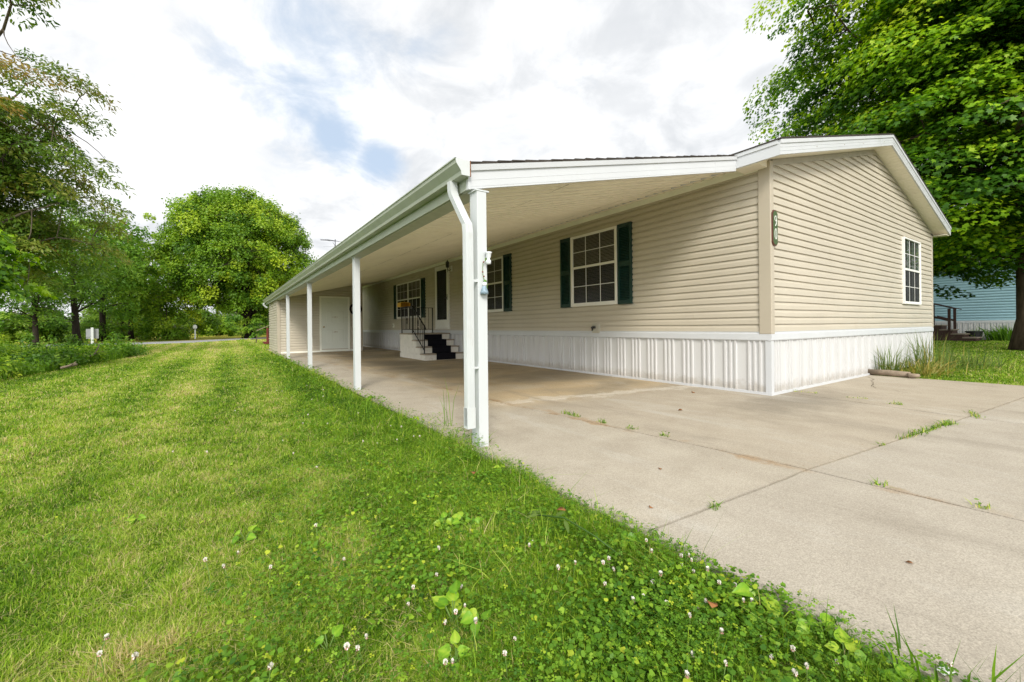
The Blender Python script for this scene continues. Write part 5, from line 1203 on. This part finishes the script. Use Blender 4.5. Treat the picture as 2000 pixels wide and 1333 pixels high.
# clover and low lobed weeds thickest along the slab
def low_cover():
    g = np.random.default_rng(8); out = []
    X, Y, r = polar(460000, 1.0, 20, g=g); dE = edge_x(Y) - X
    pp = vnoise(X + 11, Y + 5, 0.45)
    dens = np.clip(1.15 - dE / 1.5, 0, 1) ** 1.2 * (0.35 + 0.65 * np.clip((pp - 0.30) * 4, 0, 1)) + 0.22 * np.clip((pp - 0.58) * 5, 0, 1) * (dE < 3.5)
    k = (X < -4.1) & (dE > -0.06) & (g.random(len(X)) < dens * 0.42) & (Y < 16); X, Y, r, dE = X[k], Y[k], r[k], dE[k]; n = len(X)
    hz = GZ - 0.05 + (0.030 + 0.045 * g.random(n)) * np.where(dE < 0.5, 1.25, 1.0) * np.where((dE < 0.45) & (Y > -0.2), 1 + 1.3 * vnoise(X, Y, 0.3) * np.clip((0.45 - dE) * 3, 0, 1), 1)
    sc_ = np.maximum(1.0, r / 4.5)
    T = g.normal(0.45, 0.25, n) + 0.25 * (vnoise(X, Y, 0.2) - 0.5)
    lob = vnoise(X + 3, Y + 31, 0.3) + g.normal(0, 0.12, n) > 0.70
    c = np.stack([X, Y, hz], 1); t0 = g.random(n) * 6.283
    N = unit(np.array([0, 0, 1.0]) + g.normal(0, 0.33, (n, 3)))
    q = ~lob
    for j in range(3):
        a_ = t0 + j * 2.094; D = np.stack([np.cos(a_), np.sin(a_), np.zeros(n)], 1)
        out.append(leaves(c[q], N[q], D[q], (0.0065 + 0.0050 * g.random(n))[q] * sc_[q], np.clip(T, 0, 1)[q], CLEAF, 0.2, 0.15))
    D = np.stack([np.cos(t0), np.sin(t0), np.zeros(n)], 1)
    out.append(leaves(c[lob], N[lob], D[lob], (0.011 + 0.010 * g.random(n))[lob] * sc_[lob], np.clip(T + 0.05, 0, 1)[lob], poly_star(5, 0.72) * np.array([1, 1.15]), 0.25, 0.3))
    V = np.concatenate([o[0] for o in out]); s = np.concatenate([o[1] for o in out]); t = np.concatenate([o[3] for o in out])
    return V, s, np.arange(len(V)), t
a = low_cover(); tag(np_mesh('clover_cover', a[0], a[1], a[2], M['clover'], a[3]), kind='stuff')
# yellow-green creeping weeds dotted through the lawn
def creeping():
    g = np.random.default_rng(18); X, Y, r = polar(9000, 1.2, 14, g=g); dE = edge_x(Y) - X
    k = (X < -4.4) & (vnoise(X + 77, Y + 9, 0.5) > 0.64) & (X > -9) & (Y < 11); X, Y, r = X[k], Y[k], r[k]; n = len(X)
    c = np.stack([X, Y, np.full(n, GZ - 0.05) + 0.03 + 0.03 * g.random(n)], 1); t0 = g.random(n) * 6.283
    return leaves(c, np.array([0, 0, 1.0]) + g.normal(0, 0.3, (n, 3)), np.stack([np.cos(t0), np.sin(t0), np.zeros(n)], 1), g.uniform(0.018, 0.036, n), g.uniform(0.2, 0.9, n), HEART * 0.8, 0.25, 0.2)
a = creeping(); tag(np_mesh('creeping_weed', a[0], a[1], a[2], M['weed'], a[3]), kind='stuff')

# clover blossoms, one object each
def blossom(seed):
    g = random.Random(seed); m = MB(); h = g.uniform(0.065, 0.105); lx, ly = g.uniform(-.02, .02), g.uniform(-.02, .02)
    m.tube([(0, 0, 0), (lx * .4, ly * .4, h * 0.6), (lx, ly, h)], 0.0012, 4, m=1)
    r = g.uniform(0.0054, 0.0074)
    for q in range(46):
        z = 1 - 2 * (q + 0.5) / 46; a = q * 2.39996; s = math.sqrt(1 - z * z); d = Vector((s * math.cos(a), s * math.sin(a), z))
        t = d.orthogonal().normalized(); b = d.cross(t); p = Vector((lx, ly, h)); L = r * g.uniform(0.85, 1.15)
        up_ = d * L + Vector((0, 0, r * 0.35 * (1 if z > -0.3 else -0.8)))
        m.quad(p + d * L * 0.3 - t * r * 0.16, p + up_ * 0.85 + b * r * 0.24, p + up_ * 1.08, p + up_ * 0.85 - b * r * 0.24, m=(2 if z < -0.45 else 0))
    return m.build('clover_flower', [M['petal'], M['stem'], M['petalpink']])
protos = [blossom(s) for s in range(5)]
g = np.random.default_rng(31); spots = []
while len(spots) < 125:
    X, Y, r = polar(1, 1.15, 9, g=g); x, y = float(X[0]), float(Y[0]); d = float(edge_x(np.array([y]))[0]) - x
    if x > -4.33 or y > 6 or g.random() > math.exp(-max(d, 0) / 0.95) or d < 0.02: continue
    if vnoise(x + 4, y + 14, 0.6) < 0.36: continue
    spots.append((x, y))
for k, (x, y) in enumerate(spots):
    o = protos[k] if k < 5 else protos[k % 5].copy()
    if k >= 5: COL.objects.link(o)
    s = random.uniform(0.85, 1.2); o.location = (x, y, GZ - 0.05); o.scale = (s, s, s); o.rotation_euler = (0, 0, random.uniform(0, 6.28))
    tag(o, 'white clover blossom standing in the grass along the driveway edge', 'flower', 'clover blossoms in the lawn')

# broad leaved weeds
def weed(seed, x, y, n, size, h, label):
    g = random.Random(seed); root = empty('broadleaf_weed', (x, y, GZ - 0.05), label, 'weed', 'broad leaved weeds in the grass')
    st = MB(); C, N, D, Sz, T = [], [], [], [], []
    for k in range(n):
        a = g.uniform(0, 6.28); rad = g.uniform(0.01, 0.06) * size / 0.06; z = h * g.uniform(0.55, 1.0)
        tipp = Vector((x + rad * math.cos(a), y + rad * math.sin(a), GZ - 0.05 + z)); st.tube([(x, y, GZ - 0.05), (x + rad * .3 * math.cos(a), y + rad * .3 * math.sin(a), GZ - 0.05 + z * .6), tipp], 0.0018, 4)
        C.append(tipp); N.append((g.uniform(-.5, .5) - 0.25, g.uniform(-.5, .5) - 0.35, 0.8)); D.append((math.cos(a) - .1, math.sin(a), g.uniform(-.2, .3))); Sz.append(size * g.uniform(0.7, 1.15)); T.append(g.uniform(0.1, 0.9))
    Vs, Fs, Ts = [], [], []
    for c_, n_, d_, s_, t_ in zip(C, N, D, Sz, T):
        n_ = Vector(n_).normalized(); d_ = Vector(d_); d_ = (d_ - n_ * d_.dot(n_)).normalized(); b_ = n_.cross(d_); base = len(Vs); ph = g.uniform(0, 6)
        fold, curl = g.uniform(0.15, 0.5), g.uniform(0.1, 0.45); rows = ((-0.08, 0.20), (0.06, 0.40), (0.24, 0.47), (0.46, 0.41), (0.66, 0.29), (0.86, 0.14), (1.02, 0.01))
        for q, (u, w) in enumerate(rows):
            for e in (-1, -0.55, 0, 0.55, 1):
                uu = u + (0.06 if (e == 0 and q == 0) else 0); zz = fold * abs(e * w) - curl * u * u + 0.035 * math.sin(ph + u * 11 + e * 3) * abs(e)
                Vs.append(tuple(c_ + (d_ * uu + b_ * (e * w * g.uniform(0.93, 1.05)) + n_ * zz) * s_)); Ts.append(min(1, max(0, t_ + (0.30 if e == 0 else 0) + 0.10 * math.sin(u * 20 + abs(e) * 6) + g.uniform(-.06, .06))))
        for q in range(6):
            for e in range(4): k0 = base + q * 5 + e; Fs += [k0, k0 + 1, k0 + 6, k0 + 5]
    np_mesh('foliage', np.array(Vs), np.full(len(Fs) // 4, 4), np.array(Fs), M['weed'], np.array(Ts), parent=root, smooth=True); st.build('stem', M['stem'], root); return root
wl = [(-5.36, -1.42, 4, .070, .13, 'big two leaved bright weed nearest the bottom edge of the lawn'), (-5.30, -1.50, 4, .062, .11, 'bright heart leaved weed right beside the biggest one'), (-5.43, -1.58, 5, .05, .08, 'low bright weed below the biggest weed at the bottom edge'),
      (-5.72, -1.31, 2, .045, .08, 'small two leaved weed left of the biggest weed'), (-5.10, -0.82, 3, .05, .10, 'upright light weed in mid lawn with yellowish leaf'), (-5.02, -0.86, 3, .052, .10, 'light upright weed beside the yellowish one'), (-4.98, -0.90, 2, .045, .11, 'single leaning weed right of the upright pair'),
      (-5.35, -0.74, 3, .04, .08, 'yellow weed leaf left of the upright pair'), (-4.52, -1.42, 7, .060, .08, 'broad light green weed at the driveway edge by the crack'), (-4.42, -1.98, 1, .085, .15, 'tall single triangular leaf sticking up over the driveway edge'),
      (-4.46, -1.86, 6, .055, .09, 'leafy weed spilling over the driveway edge below the slab joint'), (-4.43, -2.12, 7, .065, .10, 'large leafy weed at the lower driveway edge'), (-4.47, -2.22, 5, .06, .09, 'broad weed close to the bottom right of the lawn'), (-4.44, -2.36, 6, .06, .08, 'last broad weed at the bottom corner of the driveway'),
      (-5.9, -0.35, 4, .05, .07, 'yellow green weed in the open lawn left of the clover'), (-6.35, 0.2, 5, .05, .06, 'flat yellow green weed far left in the lawn'), (-4.42, -0.35, 5, .05, .10, 'leafy weed at the driveway edge in front of the near post'), (-4.40, 1.4, 5, .06, .12, 'weed at the slab edge just beyond the near post'), (-4.38, 3.0, 5, .06, .13, 'weed at the slab edge between the first two posts')]
for k, w in enumerate(wl): weed(60 + k, w[0] - (0.05 if w[0] > -4.5 and w[1] < -0.3 else 0), w[1], w[2] + 2, w[3] * 0.72, w[4] * 0.8, w[5])
# pale seed stalk fallen across the clover
m = MB(); m.tube([(-4.78, -1.05, 0.03), (-4.72, -1.25, 0.07), (-4.70, -1.42, 0.05), (-4.66, -1.52, 0.0)], [0.0035, 0.004, 0.0035, 0.003], 5)
st = m.build('plant_stalk', M['drygrass'], smooth=True); tag(st, 'pale stalk with narrow leaves fallen across the clover', 'stalk')
V, s, i, t = leaves(np.array([(-4.78, -1.05, 0.03), (-4.76, -1.12, 0.05), (-4.73, -1.20, 0.06), (-4.72, -1.25, .065)]), np.array([(0, -.3, 1.)] * 4), np.array([(.9, -.1, .2), (-.9, .2, -.2), (1, .2, .1), (-.5, -1, -.3)]), np.array([.09, .07, .08, .08]), np.array([.2, .3, .2, .25]), LANCE * np.array([1, 0.8]))
np_mesh('foliage', V, s, i, M['drygrass'], t, parent=st)

# tufts in the slab joints
def tuft(seed, x, y, ln, ang, h, n, label, dry=0.25):
    g = np.random.default_rng(seed); root = empty('joint_weed', (x, y, GZ), label, 'weed', 'weeds growing in the slab joints')
    u = g.uniform(-ln, ln, n); v = g.normal(0, 0.018, n); X = x + u * math.cos(ang) - v * math.sin(ang); Y = y + u * math.sin(ang) + v * math.cos(ang)
    T = np.where(g.random(n) < dry, g.uniform(0.7, 1, n), g.normal(0.3, 0.14, n))
    V, s, i, t = blades(X, Y, np.full(n, GZ - 0.01), g.uniform(0.4, 1, n) * h, np.full(n, 0.006), T, 0.9, g)
    np_mesh('blade', V, s, i, M['grass'], t, parent=root)
    k = n // 3; C = np.stack([X[:k], Y[:k], GZ + g.uniform(0.01, 1, k) * h * 0.7], 1); a_ = g.random(k) * 6.283
    V, s, i, t = leaves(C, np.array([0, 0, 1.]) + g.normal(0, .4, (k, 3)), np.stack([np.cos(a_), np.sin(a_), 0 * a_], 1), g.uniform(0.010, 0.022, k), g.uniform(0.1, 0.7, k), OVAL); np_mesh('foliage', V, s, i, M['clover'], t, parent=root)
tuft(1, -0.95, -1.68, .50, -.09, .075, 190, 'long strip of green weeds filling the joint before the end wall')
tuft(2, -0.45, -1.74, .10, -.09, .08, 50, 'separate tall tuft at the right end of the weed strip')
tuft(3, -1.75, -1.60, .05, -.09, .04, 18, 'tiny tuft in the joint left of the weed strip', .4)
tuft(4, 0.28, -1.80, .20, 0.3, .05, 80, 'dry spreading tuft where two slab joints cross', .6)
tuft(5, -3.88, -1.46, .04, 0, .05, 26, 'small bright tuft in the joint near the clover edge')
tuft(6, -2.94, 0.66, .13, 1.5, .07, 70, 'leafy green tuft in the joint right of the near post')
tuft(7, -2.93, 0.22, .05, 1.5, .06, 34, 'second smaller tuft farther along the joint right of the post')
tuft(8, -2.90, -0.10, .06, 1.5, .05, 30, 'low tuft halfway down the lengthwise joint')
tuft(9, -2.88, -0.45, .04, 1.5, .06, 26, 'little tuft before the rust stain on the lengthwise joint')
tuft(10, -2.82, -1.86, .03, 1.5, .06, 20, 'thin upright tuft just past the crossing of the joints')
tuft(11, -2.80, -2.25, .03, 1.5, .05, 18, 'yellowish tuft near the right frame edge on the long joint', .5)
tuft(12, 0.62, -0.15, .16, -1.3, .04, 60, 'brown dead tuft beside the skirting corner', 1.0)
tuft(13, 0.60, -0.75, .10, -1.4, .04, 40, 'sparse dry tuft farther from the skirting corner', .8)
tuft(14, 0.45, -1.15, .07, -1.4, .06, 40, 'green tuft in the joint on the patio side')
tuft(15, 1.9, -2.06, .16, -.1, .05, 50, 'dry weeds at the right end of the cross joint', .7)
tuft(16, -4.19, 0.33, .06, 1.5, .14, 40, 'grass tuft at the foot of the near post')

# dead leaves, scrap, debris
def dead(x, y, z, s, a, label):
    V, ss, i, t = leaves(np.array([(x, y, z)]), np.array([(.2, -.3, 1.)]), np.array([(math.cos(a), math.sin(a), .1)]), np.array([s]), np.array([.5]), OVAL, 0.5, 0.3)
    o = np_mesh('dead_leaf', V, ss, i, M['deadleaf'], t); so = o.modifiers.new('solid', 'SOLIDIFY'); so.thickness = 0.0015
    tag(o, label, 'dead leaf')
dead(-4.70, -1.93, 0.03, .055, .6, 'orange brown dead leaf on the clover near the bottom edge'); dead(-4.72, -0.42, 0.03, .05, 1.4, 'rusty curled leaf in the clover before the near post'); dead(-4.62, -1.15, 0.04, .045, 2.4, 'tan dead leaf beside the fallen stalk')
dead(-4.16, -1.28, GZ + .004, .035, .3, 'small dark leaf on the slab near the clover edge'); dead(-3.75, -2.2, GZ + .004, .022, 2.0, 'dark leaf scrap on the bare slab at lower right'); dead(-3.62, -0.95, GZ + .004, .03, 1.0, 'tiny orange leaf on the middle slab'); dead(-0.62, 0.72, GZ + .005, .07, 0.6, 'brown crumpled leaf by the foot of the skirting'); dead(-1.8, 0.1, GZ + .004, .05, 2.6, 'thin brown leaf lying mid slab')
m = MB(); m.quad((-4.40, -2.40, GZ + .01), (-4.365, -2.415, GZ + .012), (-4.355, -2.395, GZ + .016), (-4.39, -2.38, GZ + .01)); o = m.build('paper_scrap', M['paper']); so = o.modifiers.new('solid', 'SOLIDIFY'); so.thickness = 0.001; tag(o, 'small white paper scrap at the bottom corner of the driveway edge', 'litter')
g = np.random.default_rng(44); n = 130; X = g.uniform(-4.2, 3.5, n); Y = g.uniform(-2.6, 8, n); k = (X < -0.1) | (Y < -0.1); X, Y = X[k], Y[k]; n = len(X); a_ = g.random(n) * 6.28
V, s, i, t = leaves(np.stack([X, Y, np.full(n, GZ + 0.003)], 1), np.array([0, 0, 1.]) + g.normal(0, .15, (n, 3)), np.stack([np.cos(a_), np.sin(a_), 0 * a_], 1), g.uniform(0.004, 0.014, n), g.random(n), DIAM); tag(np_mesh('slab_litter', V, s, i, M['deadleaf'], t), kind='stuff')

# end-wall border: log edging, seed-head grass clump
m = MB(); m.tube([(3.72, 0.02, 0.035), (3.70, -0.28, 0.04), (3.66, -0.58, 0.035)], [0.05, 0.055, 0.05], 9); tag(m.build('edging_log', M['log'], smooth=True), 'weathered round timber lying at the patio corner by the end wall', 'log')
m = MB(); m.tube([(3.60, -0.57, 0.02), (3.66, -0.70, 0.03)], [0.05, 0.03], 7); tag(m.build('log_stub', M['log'], smooth=True), 'short broken wood stub at the outer end of the edging timber', 'log')
def clump_grass(name, x, y, rx, ry, n, h0, h1, wd, tone, lean, seed, label, matn='drygrass', dirb=(0, 0)):
    g = np.random.default_rng(seed); X = x + g.normal(0, rx, n); Y = y + g.normal(0, ry, n); a_ = np.arctan2(Y - y, X - x) + g.normal(0, .7, n)
    D = (np.cos(a_) + dirb[0], np.sin(a_) + dirb[1]); root = empty(name, (x, y, GZ), label, 'plant')
    H = g.uniform(h0, h1, n); V, s, i, t = blades(X, Y, np.full(n, GZ - .04), H, np.full(n, wd), g.normal(*tone, n), lean, g, D)
    np_mesh('foliage', V, s, i, M[matn], t, parent=root); return root
clump_grass('grass_clump', 4.05, -0.20, .07, .10, 90, .25, .75, .012, (.35, .18), .35, 1, 'upright weedy tuft behind the edging timber')
clump_grass('grass_clump', 5.9, -0.35, .28, .14, 150, .3, .92, .012, (.38, .22), .45, 2, 'tall seeding grass clump against the end wall below its window')
clump_grass('grass_clump', 4.9, -0.50, .42, .18, 230, .15, .42, .016, (.66, .18), 1.3, 3, 'flattened yellow grass clump spilling toward the patio', dirb=(-.3, -.3))
clump_grass('grass_clump', 7.2, -0.7, .55, .3, 280, .15, .55, .012, (.30, .18), .6, 4, 'green grass clump at the back corner of the end wall')
clump_grass('daylily', 26.0, 0.6, .35, .35, 260, .5, 1.0, .05, (.25, .15), .9, 5, 'arching green daylily clump by the blue house skirting', 'clover')
clump_grass('potted_plant', 25.6, 1.75, .12, .12, 40, .45, .75, .03, (.4, .15), .5, 6, 'small pale green plant growing in the charcoal tub', 'midgreen')
clump_grass('tall_grass', -4.19, 1.02, .04, .05, 7, .3, .62, .006, (.3, .12), .25, 7, 'thin tall grass stems at the slab edge beyond the near post', 'grass')
clump_grass('tall_grass', -4.44, -2.40, .05, .06, 26, .10, .22, .007, (.2, .12), .5, 8, 'tall dark grass stems at the bottom corner of the driveway edge', 'grass')

# ------------------------------------------------------------------ sky and sun
SUN_EL, SUN_AZ = R(38), R(210)          # azimuth measured from +y toward +x: veiled sun behind the camera
w = bpy.data.worlds.new('World'); sc.world = w; w.use_nodes = True; nt = w.node_tree; nt.nodes.clear()
sky = nd(nt, 'ShaderNodeTexSky', sky_type='NISHITA'); sky.sun_disc = False; sky.sun_elevation = SUN_EL; sky.sun_rotation = SUN_AZ; sky.air_density = 1.0; sky.dust_density = 1.5
tc = nd(nt, 'ShaderNodeTexCoord'); sp = nd(nt, 'ShaderNodeSeparateXYZ', {0: tc.outputs['Generated']})
den = mth(nt, 'ADD', mth(nt, 'MAXIMUM', sp.outputs['Z'], 0.0), 0.30)
cv = nd(nt, 'ShaderNodeCombineXYZ', {0: mth(nt, 'DIVIDE', sp.outputs['X'], den), 1: mth(nt, 'DIVIDE', sp.outputs['Y'], den), 2: 0.0}).outputs[0]
def wn(scale, loc, detail=8, rough=0.6, dist=0.4): return noise(nt, nd(nt, 'ShaderNodeMapping', {'Vector': cv, 'Location': loc}).outputs[0], scale, detail, rough, dist)
n1 = wn(1.9, (3.1, 1.7, 0)); n2 = wn(4.5, (8, 2, 0)); n3 = wn(1.1, (1, 9, 0), 5)
gap = None
for d, k0, amp in (((0.13, 0.845, 0.53), 0.27, 0.27), ((0.33, 0.78, 0.535), 0.13, 0.22), ((0.02, 0.86, 0.52), 0.20, 0.22), ((0.20, 0.90, 0.388), 0.085, 0.34), ((0.27, 0.895, 0.355), 0.07, 0.36), ((-0.32, 0.86, 0.36), 0.10, 0.16), ((0.60, 0.62, 0.52), 0.06, 0.22), ((-0.55, -0.6, 0.6), 0.5, 0.3)):
    dv_ = Vector(d).normalized()
    dd = nd(nt, 'ShaderNodeVectorMath', {0: tc.outputs['Generated'], 1: tuple(dv_)}, operation='DISTANCE').outputs['Value']
    gk = sstep(nt, dd, k0 * 1.5, 0.0, 0.0, amp)
    gap = gk if gap is None else mth(nt, 'MAXIMUM', gap, gk)
cov = sstep(nt, mth(nt, 'SUBTRACT', mth(nt, 'ADD', mth(nt, 'MULTIPLY', n1, 0.52), mth(nt, 'MULTIPLY', n2, 0.48)), gap), 0.10, 0.36, 0.0, 1.0)
shade = mth(nt, 'ADD', mth(nt, 'MULTIPLY', sstep(nt, n3, 0.3, 0.7), 0.10), mth(nt, 'MULTIPLY', sstep(nt, n2, 0.35, 0.65), 0.10))
CL = 9.9
cloud = ramp(nt, shade, [(0.0, (0.50, 0.52, 0.545)), (0.2, (0.88, 0.88, 0.88))])
cloud = mixc(nt, 1.0, cloud, (CL, CL, CL), 'MULTIPLY')
gd = Vector((-0.62, -0.68, 0.40)).normalized()            # added bright patch of sky behind the camera, fills the carport with light
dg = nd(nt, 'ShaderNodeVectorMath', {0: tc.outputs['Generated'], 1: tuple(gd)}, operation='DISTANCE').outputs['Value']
fill_glow = mth(nt, 'ADD', 1.0, sstep(nt, dg, 1.15, 0.0, 0.0, 2.1))
gc = nd(nt, 'ShaderNodeCombineXYZ', {0: fill_glow, 1: fill_glow, 2: fill_glow}).outputs[0]
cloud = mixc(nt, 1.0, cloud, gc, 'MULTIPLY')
blue = mixc(nt, 0.85, sky.outputs[0], (4.3, 5.2, 6.4))
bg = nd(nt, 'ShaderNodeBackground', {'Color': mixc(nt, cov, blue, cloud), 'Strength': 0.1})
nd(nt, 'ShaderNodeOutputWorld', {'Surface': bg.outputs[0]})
sl = bpy.data.lights.new('sun', 'SUN'); sl.energy = 2.2; sl.angle = R(17); sl.color = (1.0, 0.95, 0.86)
so = bpy.data.objects.new('sun', sl); COL.objects.link(so)
dirv = Vector((math.sin(SUN_AZ) * math.cos(SUN_EL), math.cos(SUN_AZ) * math.cos(SUN_EL), math.sin(SUN_EL)))
so.rotation_euler = dirv.to_track_quat('Z', 'Y').to_euler(); so.location = dirv * 30

# ------------------------------------------------------------------ camera and render settings
cam = bpy.data.cameras.new('camera'); co = bpy.data.objects.new('camera', cam); COL.objects.link(co); sc.camera = co
cam.sensor_width = 36; cam.lens = 36 * 822.8 / 2000; cam.shift_y = -28.7 / 2000; cam.clip_end = 2000; cam.clip_start = 0.05
roll = -0.0103
r2 = RT * math.cos(roll) + Vector((0, 0, 1)) * math.sin(roll); u2 = -RT * math.sin(roll) + Vector((0, 0, 1)) * math.cos(roll)
mw = Matrix((( r2.x, u2.x, -FW.x, CAM.x), (r2.y, u2.y, -FW.y, CAM.y), (r2.z, u2.z, -FW.z, CAM.z), (0, 0, 0, 1)))
co.matrix_world = mw
sc.view_settings.view_transform = 'Standard'; sc.view_settings.look = 'None'; sc.view_settings.exposure = 0.58; sc.view_settings.gamma = 1.0
cy = sc.cycles
cy.use_denoising = True; cy.use_adaptive_sampling = True; cy.adaptive_threshold = 0.008; cy.denoising_prefilter = 'NONE'
cy.max_bounces = 10; cy.diffuse_bounces = 8; cy.glossy_bounces = 3; cy.transmission_bounces = 4; cy.transparent_max_bounces = 8
cy.sample_clamp_indirect = 6
